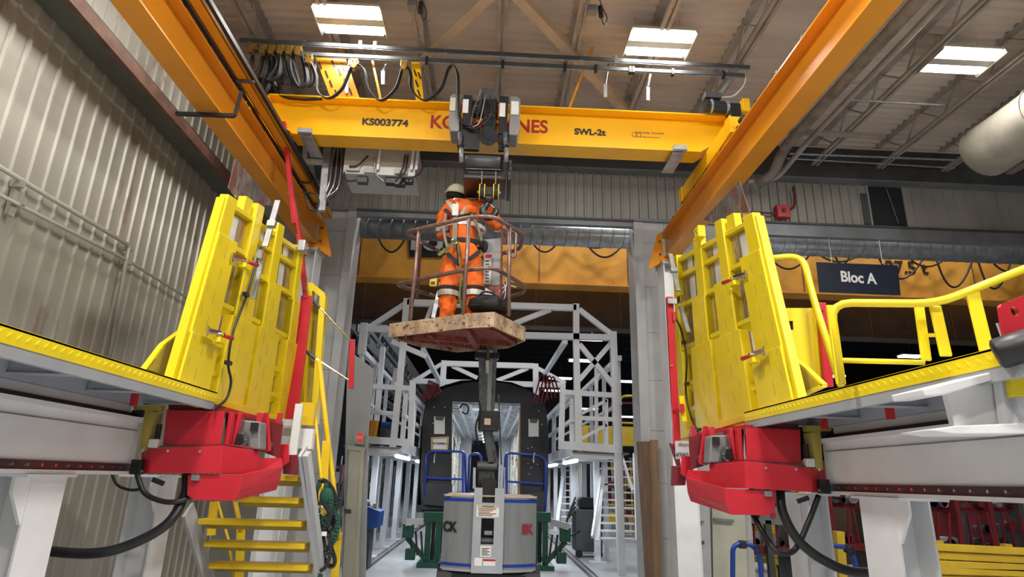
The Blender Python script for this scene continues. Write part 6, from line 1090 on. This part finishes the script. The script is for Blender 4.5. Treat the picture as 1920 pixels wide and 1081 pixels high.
build(G().bar(P(1302, 965, Y=9.78), P(1304, 1035, Y=9.78), .05), 'latch_rod', 'whiteg', t); build(G().bar(P(1298, 976, Y=9.78), P(1320, 978, Y=9.78), .03), 'bar', 'grey', t); build(G().bar(P(1338, 973, Y=9.8), P(1376, 976, Y=9.8), .04), 'bar', 'grey', t); q = P(1312, 1017, Y=9.76); build(G().box(q.x-.05, q.x+.06, q.y-.03, q.y, q.z-.02, q.z+.03), 'valve', 'dgrey', t)
def wrail(lab, a, b, Ya, Yb, posts, z_off=0):
    t = thing('guard_barrier', lab, 'barrier', P(*a, Y=Ya)); pa = P(*a, Y=Ya); pb = P(*b, Y=Yb)
    for k, (dz, r) in enumerate(((0, .055), (-.11, .05), (-.22, .055))): build(G().bar(pa+V((0, .03*(k % 2), dz)), pb+V((0, .03*(k % 2), dz)), .05 if k % 2 == 0 else .02, .10), 'beam_fold', 'guard', t, bevel=.012)
    for u in posts: q = pa.lerp(pb, u); build(G().box(q.x-.05, q.x+.05, q.y+.06, q.y+.16, 0, q.z+.08), 'post', 'guard', t); build(G().box(q.x-.1, q.x+.1, q.y, q.y+.2, 0, .02), 'foot', 'guard', t)
    return t
wrail('upper yellow corrugated barrier behind the far right support post', (1398, 990), (1500, 1000), 12, 12, (.6,)); wrail('lower yellow corrugated barrier behind the far right support post', (1398, 1020), (1500, 1036), 12, 12, (.6,))
wrail('upper yellow corrugated barrier at the right edge under the beam', (1740, 1024), (1940, 1034), 9, 9, (.15, .8)); wrail('lower yellow corrugated barrier at the right edge under the beam', (1740, 1068), (1940, 1074), 9, 9, (.15, .8))
t = thing('yellow_post', 'square yellow bollard post between the right support posts', 'post', P(1575, 1081, Y=9.3)); build(G().bar(P(1572, 995, Y=9.3), P(1580, 1110, Y=9.3), .12), 'post', 'guard', t, bevel=.01)
for i, (pts, mid) in enumerate([([(1366, 1110), (1374, 1025), (1388, 1017), (1412, 1022), (1424, 1040), (1430, 1110)], (1392, 1020)), ([(1536, 1100), (1540, 1024), (1550, 1020), (1588, 1026), (1602, 1045), (1612, 1110)], (1590, 1028))]):
    t = thing('blue_hoop', 'blue tube hoop handle standing on the floor, '+['left one below the red carriage', 'right one between the support posts'][i], 'hoop', P(*pts[0], Y=7.2), 'blue hoops'); Yh = 7.0
    pts3 = [P(*q, Y=Yh) for q in pts]; pts3 = [V((pts3[0].x, Yh, 0))]+pts3[1:-1]+[V((pts3[-1].x, Yh, 0))]; build(G().tube(arc(pts3, .06), .026, 10), 'tube', 'blue', t, smooth=True)
    q = P(*mid, Y=Yh); build(G().box(q.x-.035, q.x+.035, q.y-.04, q.y+.04, q.z-.04, q.z+.04), 'sleeve', 'strap', t, bevel=.01); q = P(pts[3][0]+8, pts[3][1]+8, Y=Yh-.04); build(G().tube([q+V((.03*math.cos(a_), 0, .05*math.sin(a_))) for a_ in [k*math.pi/6 for k in range(13)]], .006, 6), 'wire_loop', 'black', t)
# machinery in the right bay
random.seed(41)
desc = ['first from the pier', 'second from the pier', 'third from the pier', 'behind the second support post', 'behind the near support post', 'first right of the near post', 'second right of the near post', 'third right of the near post', 'last on the right', 'beyond the frame edge']
for i in range(10):
    x = 4.9+i*1.0; y = 11.4+(i % 3)*.5; t = thing('wheelset_rack', 'dark red machinery stand with fittings, '+desc[i], 'machine', (x, y, 0))
    build(G().box(x-.42, x+.42, y-.3, y+.3, .5, .62), 'bed', 'redc', t, bevel=.01)
    for u in (-.38, .38): build(G().box(x+u-.04, x+u+.04, y-.28, y+.28, 0, 1.7+.3*(i % 2)), 'frame', random.choice(('redc', 'dgrey', 'blackm')), t)
    build(G().box(x-.42, x+.42, y-.05, y+.05, 1.25, 1.33), 'cross_bar', 'redc', t)
    for k in range(9): a = x+random.uniform(-.35, .35); z = random.choice((.62, .62, 1.33, 1.33, .9)); r = random.uniform(.04, .12); build(G().cyl((a, y-.2, z+r), (a, y+random.uniform(-.1, .1), z+r), r, 12), 'fitting', random.choice(('redc', 'blackm', 'galv', 'dgrey', 'dgrey')), t)
    for k in range(6): a = x+random.uniform(-.3, .3); build(G().box(a-.05, a+.06, y-.28, y-.1, 1.4+random.uniform(0, .2), 1.7+random.uniform(0, .25)), 'part', random.choice(('redc', 'guard', 'blackm', 'dgrey', 'whiteg')), t, bevel=.008)
    for k in range(4): a = x-.3+k*.2; build(G().bar((a, y-.3, .62), (a+random.uniform(-.1, .1), y-.3, 1.25), .03), 'rod', 'redc', t)
t = thing('control_panel', 'grey control panel with red emergency knobs behind the right carriage', 'panel', P(1440, 970, Y=11)); build(G().prism([P(*q, Y=11) for q in ((1395, 950), (1480, 950), (1480, 985), (1395, 980))], (0, .1, 0)), 'case', 'hoistg', t, bevel=.01)
for px in (1405, 1420, 1450, 1470): q = P(px, 965, Y=10.98); build(G().cyl(q, q+V((0, .03, 0)), .05, 12), 'knob', 'red' if px in (1450,) else 'blackm', t)
build(G().box(P(1440, 970, Y=11).x-.05, P(1440, 970, Y=11).x+.05, 11, 11.1, 0, P(1440, 975, Y=11).z), 'stand', 'dgrey', t)
t = thing('yellow_cabinets', 'row of dusty yellow machine cabinets at the back of the right bay', 'machine', (9, 14, 0))
for i in range(8): x = 6+i*1.3; build(G().box(x, x+1.15, 14.5, 15.3, 0, 2.0+.2*(i % 3)), 'cabinet', ('olive', 'brown', 'grey', 'olive', 'dgrey')[i % 5], t, bevel=.02)
